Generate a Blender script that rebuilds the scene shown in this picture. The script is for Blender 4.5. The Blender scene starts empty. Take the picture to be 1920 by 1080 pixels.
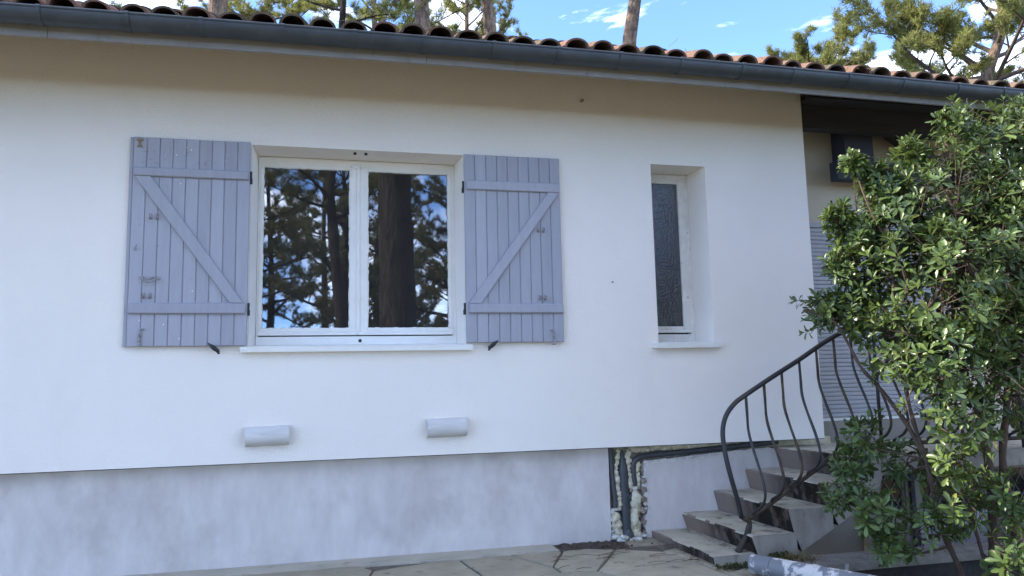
import bpy, bmesh, math, random
import numpy as np
from mathutils import Vector, Matrix, Quaternion

random.seed(7)
RNG = np.random.default_rng(11)
SC = bpy.context.scene
COL = SC.collection
R = math.radians

# ------------------------------------------------------------------ camera
YAW, PITCH, ROLL, FPX = 0.243556, 0.125196, -0.022525, 1454.16
CAM = Vector((0.0, -6.2, 1.2974))
_f = Vector((math.sin(YAW) * math.cos(PITCH), math.cos(YAW) * math.cos(PITCH), math.sin(PITCH)))
_r = Vector((math.cos(YAW), -math.sin(YAW), 0))
_u = _r.cross(_f)
_r2 = _r * math.cos(ROLL) + _u * math.sin(ROLL)
_u2 = -_r * math.sin(ROLL) + _u * math.cos(ROLL)
cam = bpy.data.cameras.new('camera')
cam.sensor_width = 36
cam.lens = 36 * FPX / 1920
cam.clip_start = 0.05
cam.clip_end = 3000
cam_o = bpy.data.objects.new('camera', cam)
m = Matrix((_r2, _u2, -_f)).transposed().to_4x4()
m.translation = CAM
cam_o.matrix_world = m
COL.objects.link(cam_o)
SC.camera = cam_o

# ------------------------------------------------------------------ world and sun
SUN_BEHIND, SUN_EL = R(12), R(34)          # the sun stands left of and a little behind the facade
world = bpy.data.worlds.new('World')
SC.world = world
world.use_nodes = True
nt = world.node_tree
bg = nt.nodes['Background']
sky = nt.nodes.new('ShaderNodeTexSky')
sky.sky_type = 'NISHITA'
sky.sun_disc = False
sky.sun_elevation = SUN_EL
sky.sun_rotation = -(math.pi / 2 - SUN_BEHIND)
sky.air_density = 0.45
sky.dust_density = 0.0
sky.ozone_density = 4.5
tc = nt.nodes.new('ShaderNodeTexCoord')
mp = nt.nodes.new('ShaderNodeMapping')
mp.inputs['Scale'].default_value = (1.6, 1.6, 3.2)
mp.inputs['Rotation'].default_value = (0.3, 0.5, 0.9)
mp.inputs['Location'].default_value = (47.95, 73.85, 26.95)  # offset picked to keep the framed sky mostly clear, clouds out of view
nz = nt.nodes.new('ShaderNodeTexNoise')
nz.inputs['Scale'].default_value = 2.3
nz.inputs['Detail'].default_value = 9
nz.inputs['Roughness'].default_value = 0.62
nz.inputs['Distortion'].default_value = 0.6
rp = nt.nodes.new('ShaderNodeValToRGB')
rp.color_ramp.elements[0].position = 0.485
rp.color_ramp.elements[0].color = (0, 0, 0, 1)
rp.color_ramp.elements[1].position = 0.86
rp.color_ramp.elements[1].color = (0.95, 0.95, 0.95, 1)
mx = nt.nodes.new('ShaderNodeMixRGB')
mx.inputs[2].default_value = (12.0, 11.9, 11.8, 1)  # cloud radiance raised so unseen clouds brighten the facade
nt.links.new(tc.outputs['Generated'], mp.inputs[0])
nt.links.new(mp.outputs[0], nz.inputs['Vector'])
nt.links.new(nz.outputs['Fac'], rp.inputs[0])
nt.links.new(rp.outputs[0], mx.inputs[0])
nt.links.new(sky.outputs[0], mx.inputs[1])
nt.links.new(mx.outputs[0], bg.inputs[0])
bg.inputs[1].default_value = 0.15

sun = bpy.data.lights.new('sun', 'SUN')
sun.energy = 2.0
sun.angle = R(0.53)
sun.color = (1.0, 0.90, 0.76)
sun_o = bpy.data.objects.new('sun', sun)
S = Vector((-math.cos(SUN_BEHIND) * math.cos(SUN_EL), math.sin(SUN_BEHIND) * math.cos(SUN_EL), math.sin(SUN_EL)))
sun_o.rotation_euler = S.to_track_quat('Z', 'Y').to_euler()
sun_o.location = S * 40
COL.objects.link(sun_o)

SC.view_settings.view_transform = 'Standard'
SC.view_settings.look = 'None'
SC.view_settings.gamma = 1.0
SC.view_settings.exposure = 2.5
SC.render.engine = 'CYCLES'
SC.cycles.max_bounces = 8
SC.cycles.transparent_max_bounces = 12

# ------------------------------------------------------------------ materials
def mat(name, c1, c2=None, scale=4.0, lo=0.35, hi=0.65, rough=0.8, spec=0.3, metal=0.0, bump=0.0, bscale=60.0,
        bump2=0.0, bscale2=8.0, stretch=(1, 1, 1), c3=None, scale3=9.0, lo3=0.55, hi3=0.7, stretch3=(1, 1, 1),
        rnd=0.0, isl=False, c4=None, trans=0.0, mask3=None, rough2=None, bdist=0.01):
    """noise-mixed principled material in world coordinates; mask3 = (axis, from, to) limits the third colour"""
    M = bpy.data.materials.new(name)
    M.use_nodes = True
    n, l = M.node_tree.nodes, M.node_tree.links
    b = n['Principled BSDF']
    b.inputs['Roughness'].default_value = rough
    b.inputs['Metallic'].default_value = metal
    b.inputs['Specular IOR Level'].default_value = spec
    g = n.new('ShaderNodeNewGeometry')

    def noise(sc, st, det=7):
        mp = n.new('ShaderNodeMapping')
        mp.inputs['Scale'].default_value = st
        l.new(g.outputs['Position'], mp.inputs[0])
        t = n.new('ShaderNodeTexNoise')
        t.inputs['Scale'].default_value = sc
        t.inputs['Detail'].default_value = det
        t.inputs['Roughness'].default_value = 0.6
        l.new(mp.outputs[0], t.inputs['Vector'])
        return t.outputs['Fac']

    def rng(sock, a, bb):
        r = n.new('ShaderNodeMapRange')
        r.inputs[1].default_value, r.inputs[2].default_value = a, bb
        l.new(sock, r.inputs[0])
        return r.outputs[0]

    def mix(f, a, bcol):
        x = n.new('ShaderNodeMixRGB')
        if isinstance(f, float):
            x.inputs[0].default_value = f
        else:
            l.new(f, x.inputs[0])
        for s, i in ((a, 1), (bcol, 2)):
            if isinstance(s, tuple):
                x.inputs[i].default_value = (*s, 1)
            else:
                l.new(s, x.inputs[i])
        return x.outputs[0]
    col = c1
    if c2:
        f2 = rng(noise(scale, stretch), lo, hi)
        col = mix(f2, c1, c2)
    rs = None
    if isl or rnd:
        oi = n.new('ShaderNodeObjectInfo')
        rs = oi.outputs['Random']
        if isl:
            ad = n.new('ShaderNodeMath'); ad.operation = 'ADD'
            l.new(rs, ad.inputs[0]); l.new(g.outputs['Random Per Island'], ad.inputs[1])
            fr = n.new('ShaderNodeMath'); fr.operation = 'FRACT'
            l.new(ad.outputs[0], fr.inputs[0])
            rs = fr.outputs[0]
    if c4:
        col = mix(rng(rs, 0.1, 0.9), col, c4) if not isinstance(c4[0], tuple) else mix(rng(rs, c4[1], c4[1] + 0.01), col, c4[0])
    if c3:
        f3 = rng(noise(scale3, stretch3), lo3, hi3)
        if mask3:
            sx = n.new('ShaderNodeSeparateXYZ')
            l.new(g.outputs['Position'], sx.inputs[0])
            k = rng(sx.outputs[mask3[0]], mask3[1], mask3[2])
            mu = n.new('ShaderNodeMath'); mu.operation = 'MULTIPLY'
            l.new(f3, mu.inputs[0]); l.new(k, mu.inputs[1])
            f3 = mu.outputs[0]
        col = mix(f3, col, c3)
    if rnd:
        hv = n.new('ShaderNodeHueSaturation')
        r = n.new('ShaderNodeMapRange')
        r.inputs[3].default_value, r.inputs[4].default_value = 1 - rnd, 1 + rnd
        l.new(rs, r.inputs[0])
        l.new(r.outputs[0], hv.inputs['Value'])
        if isinstance(col, tuple):
            hv.inputs['Color'].default_value = (*col, 1)
        else:
            l.new(col, hv.inputs['Color'])
        col = hv.outputs[0]
    if isinstance(col, tuple):
        b.inputs['Base Color'].default_value = (*col, 1)
    else:
        l.new(col, b.inputs['Base Color'])
    if rough2 is not None:
        rr = n.new('ShaderNodeMapRange')
        rr.inputs[3].default_value, rr.inputs[4].default_value = rough, rough2
        l.new(noise(scale * 2.3, (1, 1, 1)), rr.inputs[0])
        l.new(rr.outputs[0], b.inputs['Roughness'])
    nrm = None
    for st, sc, ds in ((bump2, bscale2, bdist * 3), (bump, bscale, bdist)):
        if st:
            bp = n.new('ShaderNodeBump')
            bp.inputs['Strength'].default_value = st
            bp.inputs['Distance'].default_value = ds
            l.new(noise(sc, stretch if sc == bscale2 else (1, 1, 1), 4), bp.inputs['Height'])
            if nrm:
                l.new(nrm, bp.inputs['Normal'])
            nrm = bp.outputs[0]
    if nrm:
        l.new(nrm, b.inputs['Normal'])
    if trans:
        tr = n.new('ShaderNodeBsdfTranslucent')
        if isinstance(col, tuple):
            tr.inputs[0].default_value = (*col, 1)
        else:
            hs = n.new('ShaderNodeHueSaturation')
            hs.inputs['Value'].default_value = 1.5
            hs.inputs['Hue'].default_value = 0.485
            l.new(col, hs.inputs['Color'])
            l.new(hs.outputs[0], tr.inputs[0])
        ms = n.new('ShaderNodeMixShader')
        ms.inputs[0].default_value = trans
        l.new(b.outputs[0], ms.inputs[1]); l.new(tr.outputs[0], ms.inputs[2])
        l.new(ms.outputs[0], n['Material Output'].inputs[0])
    return M


def glass(name, fac, rough=0.0, tint=(0.75, 0.8, 0.85), bump=0.0, bs=3.0, gcol=(0.95, 0.97, 1.0)):
    M = bpy.data.materials.new(name)
    M.use_nodes = True
    n, l = M.node_tree.nodes, M.node_tree.links
    n.remove(n['Principled BSDF'])
    t = n.new('ShaderNodeBsdfTransparent'); t.inputs[0].default_value = (*tint, 1)
    gl = n.new('ShaderNodeBsdfGlossy'); gl.inputs['Roughness'].default_value = rough
    gl.inputs['Color'].default_value = (*gcol, 1)
    fr = n.new('ShaderNodeLayerWeight'); fr.inputs[0].default_value = 0.25
    mr = n.new('ShaderNodeMapRange')
    mr.inputs[3].default_value, mr.inputs[4].default_value = fac, 1.0
    l.new(fr.outputs['Fresnel'], mr.inputs[0])
    df = n.new('ShaderNodeBsdfDiffuse'); df.inputs[0].default_value = (0.42, 0.40, 0.37, 1)
    md = n.new('ShaderNodeMixShader'); md.inputs[0].default_value = 0.045
    l.new(t.outputs[0], md.inputs[1]); l.new(df.outputs[0], md.inputs[2])
    ms = n.new('ShaderNodeMixShader')
    l.new(mr.outputs[0], ms.inputs[0]); l.new(md.outputs[0], ms.inputs[1]); l.new(gl.outputs[0], ms.inputs[2])
    l.new(ms.outputs[0], n['Material Output'].inputs[0])
    if bump:
        g = n.new('ShaderNodeNewGeometry')
        tx = n.new('ShaderNodeTexNoise'); tx.inputs['Scale'].default_value = bs
        l.new(g.outputs['Position'], tx.inputs['Vector'])
        bp = n.new('ShaderNodeBump'); bp.inputs['Strength'].default_value = bump; bp.inputs['Distance'].default_value = 0.01
        l.new(tx.outputs['Fac'], bp.inputs['Height'])
        l.new(bp.outputs[0], gl.inputs['Normal'])
    return M


MT = dict(
    wall=mat('white_render', (0.885, 0.83, 0.76), (0.855, 0.80, 0.733), scale=0.9, rough=0.92, spec=0.15, bump=1.0, bscale=80, bump2=0.22, bscale2=9, bdist=0.006,
             c3=(0.82, 0.768, 0.70), scale3=2.2, lo3=0.58, hi3=0.85, stretch3=(1.4, 1, 0.6)),
    plinth=mat('old_plinth_render', (0.68, 0.63, 0.60), (0.54, 0.495, 0.475), scale=5.0, lo=0.32, hi=0.72, stretch=(1.2, 1.0, 0.5), rough=0.95, spec=0.1,
               bump=0.5, bscale=90, bump2=0.3, bscale2=11, bdist=0.006, c3=(0.41, 0.365, 0.33), scale3=2.2, lo3=0.50, hi3=0.86, stretch3=(1.1, 1, 0.9)),
    porch=mat('porch_cream_render', (0.60, 0.535, 0.42), (0.55, 0.49, 0.39), scale=1.4, rough=0.9, bump=0.4, bscale=120, bdist=0.004),
    basement=mat('basement_render', (0.30, 0.275, 0.235), (0.23, 0.21, 0.18), scale=2.0, rough=0.92, bump=0.4, bscale=80, bdist=0.005, c3=(0.24, 0.22, 0.2), scale3=3.5, lo3=0.58, hi3=0.8),
    white=mat('white_window_paint', (0.84, 0.83, 0.80), (0.79, 0.78, 0.745), scale=9, rough=0.45, spec=0.45, bump=0.12, bscale=60, bdist=0.004,
              c3=(0.40, 0.36, 0.31), scale3=26, lo3=0.72, hi3=0.77),
    peeled=mat('peeling_white_paint', (0.76, 0.745, 0.71), (0.66, 0.64, 0.6), scale=12, rough=0.6, bump=0.3, bscale=40, bdist=0.004,
               c3=(0.30, 0.26, 0.22), scale3=24, lo3=0.645, hi3=0.70),
    cowl=mat('grimy_white_cowl', (0.68, 0.665, 0.64), (0.58, 0.56, 0.53), scale=7, stretch=(0.5, 1, 3), rough=0.9, bump=0.4, bscale=60, bdist=0.005, c3=(0.42, 0.38, 0.34), scale3=11, lo3=0.6, hi3=0.8, stretch3=(0.4, 1, 2)),
    sill=mat('white_sill', (0.82, 0.81, 0.76), (0.76, 0.75, 0.68), scale=6, rough=0.35, spec=0.5),
    shutter=mat('lavender_grey_paint', (0.375, 0.378, 0.425), (0.345, 0.348, 0.395), scale=5, stretch=(6, 1, 0.7), rough=0.62, spec=0.35, bump=0.22, bscale=75, bump2=0.12, bscale2=22, bdist=0.004,
                rnd=0.075, c3=(0.25, 0.245, 0.24), scale3=17, lo3=0.69, hi3=0.78, stretch3=(1.4, 1, 0.6)),
    hardware=mat('painted_ironwork', (0.33, 0.33, 0.36), (0.20, 0.15, 0.12), scale=60, lo=0.45, hi=0.62, rough=0.6, bump=0.3, bscale=150),
    rustplate=mat('rusty_latch', (0.36, 0.31, 0.24), (0.22, 0.15, 0.10), scale=70, rough=0.75, bump=0.3, bscale=150),
    black=mat('black_plastic', (0.012, 0.012, 0.014), rough=0.4, spec=0.5),
    zinc=mat('dark_zinc', (0.070, 0.083, 0.094), (0.052, 0.062, 0.071), scale=6, rough=0.42, rough2=0.62, spec=0.5, metal=0.35, c3=(0.12, 0.135, 0.145), scale3=14, lo3=0.64, hi3=0.8, stretch3=(1, 1, 0.3), bump=0.08, bscale=30),
    fascia=mat('grey_fascia_paint', (0.32, 0.325, 0.345), (0.27, 0.27, 0.28), scale=5, stretch=(0.6, 1, 3), rough=0.7, bump=0.2, bscale=60, bdist=0.004, c3=(0.17, 0.165, 0.16), scale3=8, lo3=0.6, hi3=0.8, stretch3=(3, 1, 0.8)),
    tile=mat('weathered_clay_tile', (0.205, 0.160, 0.115), (0.125, 0.098, 0.074), scale=9, lo=0.32, hi=0.66, rough=0.95, spec=0.1, bump=0.6, bscale=55, bdist=0.006, rnd=0.28,
             c4=(0.165, 0.095, 0.07), c3=(0.075, 0.08, 0.045), scale3=13, lo3=0.52, hi3=0.68),
    wood=mat('dark_stained_timber', (0.050, 0.050, 0.054), (0.036, 0.036, 0.040), scale=6, stretch=(0.4, 3, 3), rough=0.75, bump=0.25, bscale=60),
    slateblue=mat('dark_blue_timber', (0.045, 0.052, 0.075), (0.035, 0.04, 0.06), scale=6, rough=0.7),
    slat=mat('grey_blue_roller_slat', (0.41, 0.41, 0.42), (0.38, 0.38, 0.39), scale=7, rough=0.5, spec=0.4, rnd=0.03),
    concrete=mat('weathered_step_concrete', (0.52, 0.465, 0.36), (0.38, 0.34, 0.265), scale=3.4, rough=0.95, spec=0.12, bump=0.6, bscale=70, bump2=0.4, bscale2=14, bdist=0.006,
                 c3=(0.115, 0.10, 0.085), scale3=7.5, lo3=0.56, hi3=0.72),
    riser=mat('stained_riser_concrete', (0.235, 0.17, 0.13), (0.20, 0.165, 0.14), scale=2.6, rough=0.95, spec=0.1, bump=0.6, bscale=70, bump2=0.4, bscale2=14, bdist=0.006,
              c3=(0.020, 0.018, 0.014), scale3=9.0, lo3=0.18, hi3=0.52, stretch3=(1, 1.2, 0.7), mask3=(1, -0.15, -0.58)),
    stairside=mat('streaked_shaded_stair_side', (0.33, 0.305, 0.26), (0.23, 0.21, 0.18), scale=6, stretch=(1.2, 1, 0.7), rough=0.95, spec=0.1, bump=0.6, bscale=70, bump2=0.4, bscale2=14, bdist=0.006,
                  c3=(0.11, 0.10, 0.09), scale3=8, lo3=0.56, hi3=0.76, stretch3=(1.4, 1, 0.6)),  # base darkened to carry the shrub's shade on the end faces
    slab=mat('paving_stone', (0.385, 0.34, 0.245), (0.285, 0.255, 0.185), scale=3.0, rough=0.92, spec=0.15, bump=0.5, bscale=60, bump2=0.35, bscale2=12, bdist=0.006, rnd=0.13,
             c3=(0.12, 0.11, 0.09), scale3=8, lo3=0.6, hi3=0.75),
    mortar=mat('dark_paving_joint', (0.20, 0.17, 0.13), (0.11, 0.095, 0.075), scale=14, rough=1.0, bump=0.8, bscale=90),
    strip=mat('concrete_wall_foot', (0.50, 0.455, 0.36), (0.39, 0.36, 0.285), scale=3.3, rough=0.95, bump=0.5, bscale=70, bdist=0.006, c3=(0.15, 0.14, 0.11), scale3=7, lo3=0.6, hi3=0.75),
    soil=mat('dark_soil', (0.115, 0.088, 0.064), (0.055, 0.043, 0.034), scale=12, rough=1.0, bump=0.9, bscale=45, bdist=0.02),
    ground=mat('sandy_needle_ground', (0.20, 0.15, 0.095), (0.13, 0.115, 0.065), scale=0.7, rough=1.0, bump=0.8, bscale=30, bdist=0.02, c3=(0.06, 0.075, 0.03), scale3=1.7, lo3=0.5, hi3=0.62),
    coping=mat('rough_coping_concrete', (0.28, 0.255, 0.22), (0.17, 0.155, 0.13), scale=8, rough=0.95, bump=0.7, bscale=60, bump2=0.5, bscale2=18),
    dampwall=mat('damp_black_wall', (0.030, 0.028, 0.026), (0.055, 0.05, 0.045), scale=7, rough=0.9, bump=0.5, bscale=40),
    iron=mat('black_painted_iron', (0.018, 0.019, 0.023), (0.034, 0.028, 0.023), scale=7, lo=0.46, hi=0.62, rough=0.5, spec=0.5, bump=0.25, bscale=90, bdist=0.003),
    ironrust=mat('rusting_iron', (0.032, 0.026, 0.023), (0.085, 0.060, 0.036), scale=7, lo=0.42, hi=0.62, rough=0.7, spec=0.35, bump=0.35, bscale=80, bdist=0.004),
    pvc=mat('grey_pvc_pipe', (0.062, 0.068, 0.076), (0.047, 0.052, 0.058), scale=9, rough=0.45, spec=0.45, c3=(0.32, 0.32, 0.31), scale3=18, lo3=0.64, hi3=0.70),
    foam=mat('cream_expanding_foam', (0.74, 0.69, 0.53), (0.56, 0.50, 0.35), scale=16, rough=0.85, bump=0.6, bscale=55, bdist=0.01),
    foamwhite=mat('white_filler', (0.66, 0.65, 0.60), (0.5, 0.48, 0.43), scale=18, rough=0.9, bump=0.6, bscale=60, bdist=0.01),
    brick=mat('broken_brick', (0.33, 0.27, 0.22), (0.20, 0.165, 0.14), scale=24, rough=0.95, bump=0.8, bscale=60, bdist=0.01, rnd=0.25),
    splash=mat('paint_splashed_pipe', (0.165, 0.168, 0.18), (0.54, 0.515, 0.48), scale=7.5, lo=0.49, hi=0.53, rough=0.5, spec=0.4, bump=0.15, bscale=50),
    alu=mat('grey_aluminium_strip', (0.42, 0.42, 0.43), rough=0.4, metal=0.3),
    bark=mat('pine_bark', (0.235, 0.165, 0.115), (0.105, 0.075, 0.058), scale=9, lo=0.38, hi=0.6, stretch=(1, 1, 0.32), rough=1.0, spec=0.05, bump=1.0, bscale=22, bump2=1.0, bscale2=10, bdist=0.03, c3=(0.30, 0.245, 0.18), scale3=14, lo3=0.56, hi3=0.7, stretch3=(1, 1, 0.4)),
    dark_shaded_bark=mat('dark_shaded_pine_bark', (0.052, 0.040, 0.033), (0.026, 0.021, 0.018), scale=9, lo=0.38, hi=0.6, stretch=(1, 1, 0.32), rough=1.0, spec=0.05, bump=1.0, bscale=22, bump2=1.0, bscale2=10, bdist=0.03),  # shade put into the bark colour to darken the mirrored trunk
    branchbark=mat('branch_bark', (0.13, 0.090, 0.065), (0.07, 0.053, 0.042), scale=12, rough=1.0, bump=0.5, bscale=40),
    needles=mat('pine_needles', (0.245, 0.25, 0.078), (0.165, 0.178, 0.055), scale=0.8, rough=0.7, spec=0.2, isl=True, rnd=0.35, trans=0.35),
    needles_dark=mat('dark_pine_needles', (0.17, 0.155, 0.06), (0.10, 0.105, 0.042), scale=0.8, rough=0.7, spec=0.2, isl=True, rnd=0.35, trans=0.3),
    leaf=mat('glossy_evergreen_leaf', (0.105, 0.150, 0.036), (0.060, 0.100, 0.028), scale=2.5, rough=0.36, spec=0.5, isl=True, rnd=0.38, trans=0.22, c4=((0.42, 0.30, 0.05), 0.996)),
    stem=mat('shrub_bark', (0.115, 0.075, 0.055), (0.065, 0.047, 0.038), scale=20, rough=0.95, bump=0.6, bscale=60),
    drygrass=mat('dry_grass', (0.22, 0.16, 0.06), (0.15, 0.12, 0.05), scale=20, rough=0.9, isl=True, rnd=0.4),
    moss=mat('moss', (0.045, 0.055, 0.018), (0.03, 0.035, 0.014), scale=30, rough=1.0, isl=True, rnd=0.35),
    litter=mat('fallen_leaf_litter', (0.20, 0.125, 0.07), (0.10, 0.065, 0.04), scale=30, rough=0.95, isl=True, rnd=0.5),
    hedge=mat('hedge_leaf', (0.135, 0.15, 0.035), (0.08, 0.11, 0.03), scale=1.4, rough=0.6, isl=True, rnd=0.4, trans=0.3),
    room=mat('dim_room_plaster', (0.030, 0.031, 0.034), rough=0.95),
    terracotta=mat('terracotta_wall', (0.47, 0.30, 0.22), (0.40, 0.25, 0.19), scale=1.5, rough=0.95),
    pane=glass('window_glass', 0.125, 0.012, bump=0.022, bs=2.6),
    obscure=glass('obscure_glass', 0.085, 0.22, tint=(0.25, 0.3, 0.36), bump=1.0, bs=48),
    dimpane=glass('basement_glass', 0.06, 0.05, tint=(0.3, 0.3, 0.3)),
)

# ------------------------------------------------------------------ helpers
WL = {}


def finish(o, parent=None):
    if parent is not None:
        o.parent = parent
        o.matrix_parent_inverse = Matrix.Translation(-WL[parent.name])
    WL[o.name] = Vector(o.location)
    COL.objects.link(o)
    return o


def tag(o, label, cat, group=None):
    o['label'] = label
    o['category'] = cat
    if group:
        o['group'] = group
    return o


def kind(o, k):
    o['kind'] = k
    return o


def thing(name, label, cat, loc=(0, 0, 0), group=None):
    o = bpy.data.objects.new(name, None)
    o.empty_display_size = 0.2
    o.location = loc
    finish(o)
    return tag(o, label, cat, group)


def inst(name, me, loc, parent, rot=None, scale=None):
    o = bpy.data.objects.new(name, me)
    if rot is not None:
        o.rotation_euler = rot
    if scale is not None:
        o.scale = scale
    o.location = loc
    return finish(o, parent)


class MB:
    def __init__(self):
        self.v, self.f = [], []

    def poly(self, pts):
        i = len(self.v)
        self.v += [tuple(p) for p in pts]
        self.f.append(tuple(range(i, i + len(pts))))
        return self

    def box(self, x0, x1, y0, y1, z0, z1):
        i = len(self.v)
        self.v += [(x, y, z) for z in (z0, z1) for y in (y0, y1) for x in (x0, x1)]
        self.f += [tuple(i + k for k in q) for q in ((0, 2, 3, 1), (4, 5, 7, 6), (0, 1, 5, 4), (2, 6, 7, 3), (0, 4, 6, 2), (1, 3, 7, 5))]
        return self

    def cbox(self, x0, x1, y0, y1, z0, z1, c=0.004):
        """box whose edges on the -y face are chamfered"""
        i = len(self.v)
        self.v += [(x0, y1, z0), (x1, y1, z0), (x1, y1, z1), (x0, y1, z1), (x0, y0 + c, z0), (x1, y0 + c, z0), (x1, y0 + c, z1), (x0, y0 + c, z1),
                   (x0 + c, y0, z0 + c), (x1 - c, y0, z0 + c), (x1 - c, y0, z1 - c), (x0 + c, y0, z1 - c)]
        self.f += [tuple(i + k for k in q) for q in ((0, 3, 2, 1), (0, 1, 5, 4), (1, 2, 6, 5), (2, 3, 7, 6), (3, 0, 4, 7), (4, 5, 9, 8), (5, 6, 10, 9), (6, 7, 11, 10), (7, 4, 8, 11), (8, 9, 10, 11))]
        return self

    def prism(self, prof, axis, a, b):
        """profile = list of 2-D points in the other two axes, extruded along axis from a to b"""
        def P(p, t):
            return (t, p[0], p[1]) if axis == 0 else ((p[0], t, p[1]) if axis == 1 else (p[0], p[1], t))
        i, n = len(self.v), len(prof)
        self.v += [P(p, a) for p in prof] + [P(p, b) for p in prof]
        self.f.append(tuple(i + k for k in range(n)))
        self.f.append(tuple(i + n + k for k in reversed(range(n))))
        for k in range(n):
            k2 = (k + 1) % n
            self.f.append((i + k, i + n + k, i + n + k2, i + k2))
        return self

    def tube(self, path, rad, n=8, caps=True):
        path = [Vector(p) for p in path]
        if not hasattr(rad, '__len__'):
            rad = [rad] * len(path)
        i0 = len(self.v)
        t0 = (path[1] - path[0]).normalized()
        a = t0.orthogonal().normalized()
        for k, p in enumerate(path):
            t = ((path[min(k + 1, len(path) - 1)] - path[max(k - 1, 0)])).normalized()
            a = (a - t * a.dot(t))
            a = a.normalized() if a.length > 1e-6 else t.orthogonal().normalized()
            b = t.cross(a)
            for j in range(n):
                w = 2 * math.pi * j / n
                self.v.append(tuple(p + (a * math.cos(w) + b * math.sin(w)) * rad[k]))
        for k in range(len(path) - 1):
            for j in range(n):
                q = i0 + k * n
                self.f.append((q + j, q + (j + 1) % n, q + n + (j + 1) % n, q + n + j))
        if caps:
            self.f.append(tuple(i0 + j for j in reversed(range(n))))
            self.f.append(tuple(i0 + (len(path) - 1) * n + j for j in range(n)))
        return self

    def mesh(self, name, material, smooth=False, centre=(0, 0, 0), fix=True):
        me = bpy.data.meshes.new(name)
        c = Vector(centre)
        me.from_pydata([tuple(Vector(p) - c) for p in self.v], [], self.f)
        if fix:
            bm = bmesh.new(); bm.from_mesh(me)
            bmesh.ops.recalc_face_normals(bm, faces=bm.faces)
            bm.to_mesh(me); bm.free()
        me.materials.append(material)
        if smooth:
            me.polygons.foreach_set('use_smooth', [True] * len(me.polygons))
            if smooth == 'auto':
                me.set_sharp_from_angle(angle=R(40))
        me.update()
        return me

    def build(self, name, material, parent=None, smooth=False, fix=True):
        a = np.array(self.v)
        lo, hi = a.min(0), a.max(0)
        c = Vector(((lo[0] + hi[0]) / 2, (lo[1] + hi[1]) / 2, lo[2]))
        o = bpy.data.objects.new(name, self.mesh(name, material, smooth, c, fix))
        o.location = c
        return finish(o, parent)


def np_mesh(name, verts, faces, material, parent=None, smooth=False, loc=(0, 0, 0)):
    """faces: (n,3) or (n,4) array"""
    me = bpy.data.meshes.new(name)
    verts = np.asarray(verts, dtype=np.float32) - np.asarray(loc, dtype=np.float32)
    faces = np.asarray(faces, dtype=np.int32)
    k = faces.shape[1]
    me.vertices.add(len(verts)); me.vertices.foreach_set('co', verts.ravel())
    me.loops.add(faces.size); me.loops.foreach_set('vertex_index', faces.ravel())
    me.polygons.add(len(faces)); me.polygons.foreach_set('loop_start', np.arange(0, faces.size, k, dtype=np.int32))
    me.update(calc_edges=True)
    me.materials.append(material)
    if smooth:
        me.polygons.foreach_set('use_smooth', [True] * len(me.polygons))
    o = bpy.data.objects.new(name, me)
    o.location = loc
    return finish(o, parent)


def lerp(a, b, t):
    return a + (b - a) * t


def smooth_path(pts, n=6):
    """Catmull-Rom through the points"""
    P = [Vector(p) for p in pts]
    P = [P[0] * 2 - P[1]] + P + [P[-1] * 2 - P[-2]]
    out = []
    for i in range(1, len(P) - 2):
        for k in range(n):
            t = k / n
            out.append(0.5 * ((2 * P[i]) + (P[i + 1] - P[i - 1]) * t + (2 * P[i - 1] - 5 * P[i] + 4 * P[i + 1] - P[i + 2]) * t * t
                              + (3 * P[i] - P[i - 1] - 3 * P[i + 1] + P[i + 2]) * t ** 3))
    out.append(P[-2])
    return out


def lump(mb, c, r, seed, n=10, m=7, amp=0.3, sq=(1, 1, 1)):
    """an uneven rounded lump"""
    rg = random.Random(seed)
    ph = [rg.uniform(0, 6.28) for _ in range(8)]
    i0 = len(mb.v)
    for i in range(m + 1):
        th = math.pi * i / m
        for j in range(n):
            f = 2 * math.pi * j / n
            k = 1 + amp * (math.sin(3 * f + ph[0] + 2 * th) * 0.4 + math.sin(2 * th * 2 + ph[1] + f) * 0.4 + math.sin(5 * f + ph[2]) * 0.25 + rg.uniform(-0.25, 0.25))
            mb.v.append((c[0] + r * sq[0] * k * math.sin(th) * math.cos(f), c[1] + r * sq[1] * k * math.sin(th) * math.sin(f), c[2] + r * sq[2] * k * math.cos(th)))
    for i in range(m):
        for j in range(n):
            mb.f.append((i0 + i * n + j, i0 + i * n + (j + 1) % n, i0 + (i + 1) * n + (j + 1) % n, i0 + (i + 1) * n + j))


def cells(xs, zs, holes):
    for a, b in zip(xs, xs[1:]):
        for c, d in zip(zs, zs[1:]):
            if not any(h[0] - 1e-6 <= a and b <= h[1] + 1e-6 and h[2] - 1e-6 <= c and d <= h[3] + 1e-6 for h in holes):
                yield a, b, c, d


# ------------------------------------------------------------------ ground
gm = MB()
HX0, HX1, HY0, HY1 = 3.18, 9.0, -3.6, 0.52
for a, b, c, d in cells([-600, -30, HX0, HX1, 40, 600], [-600, -30, HY0, HY1, 40, 600], [(HX0, HX1, HY0, HY1)]):
    gm.poly([(a, c, -0.05), (b, c, -0.05), (b, d, -0.05), (a, d, -0.05)])
kind(gm.build('ground', MT['ground']), 'structure')

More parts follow.
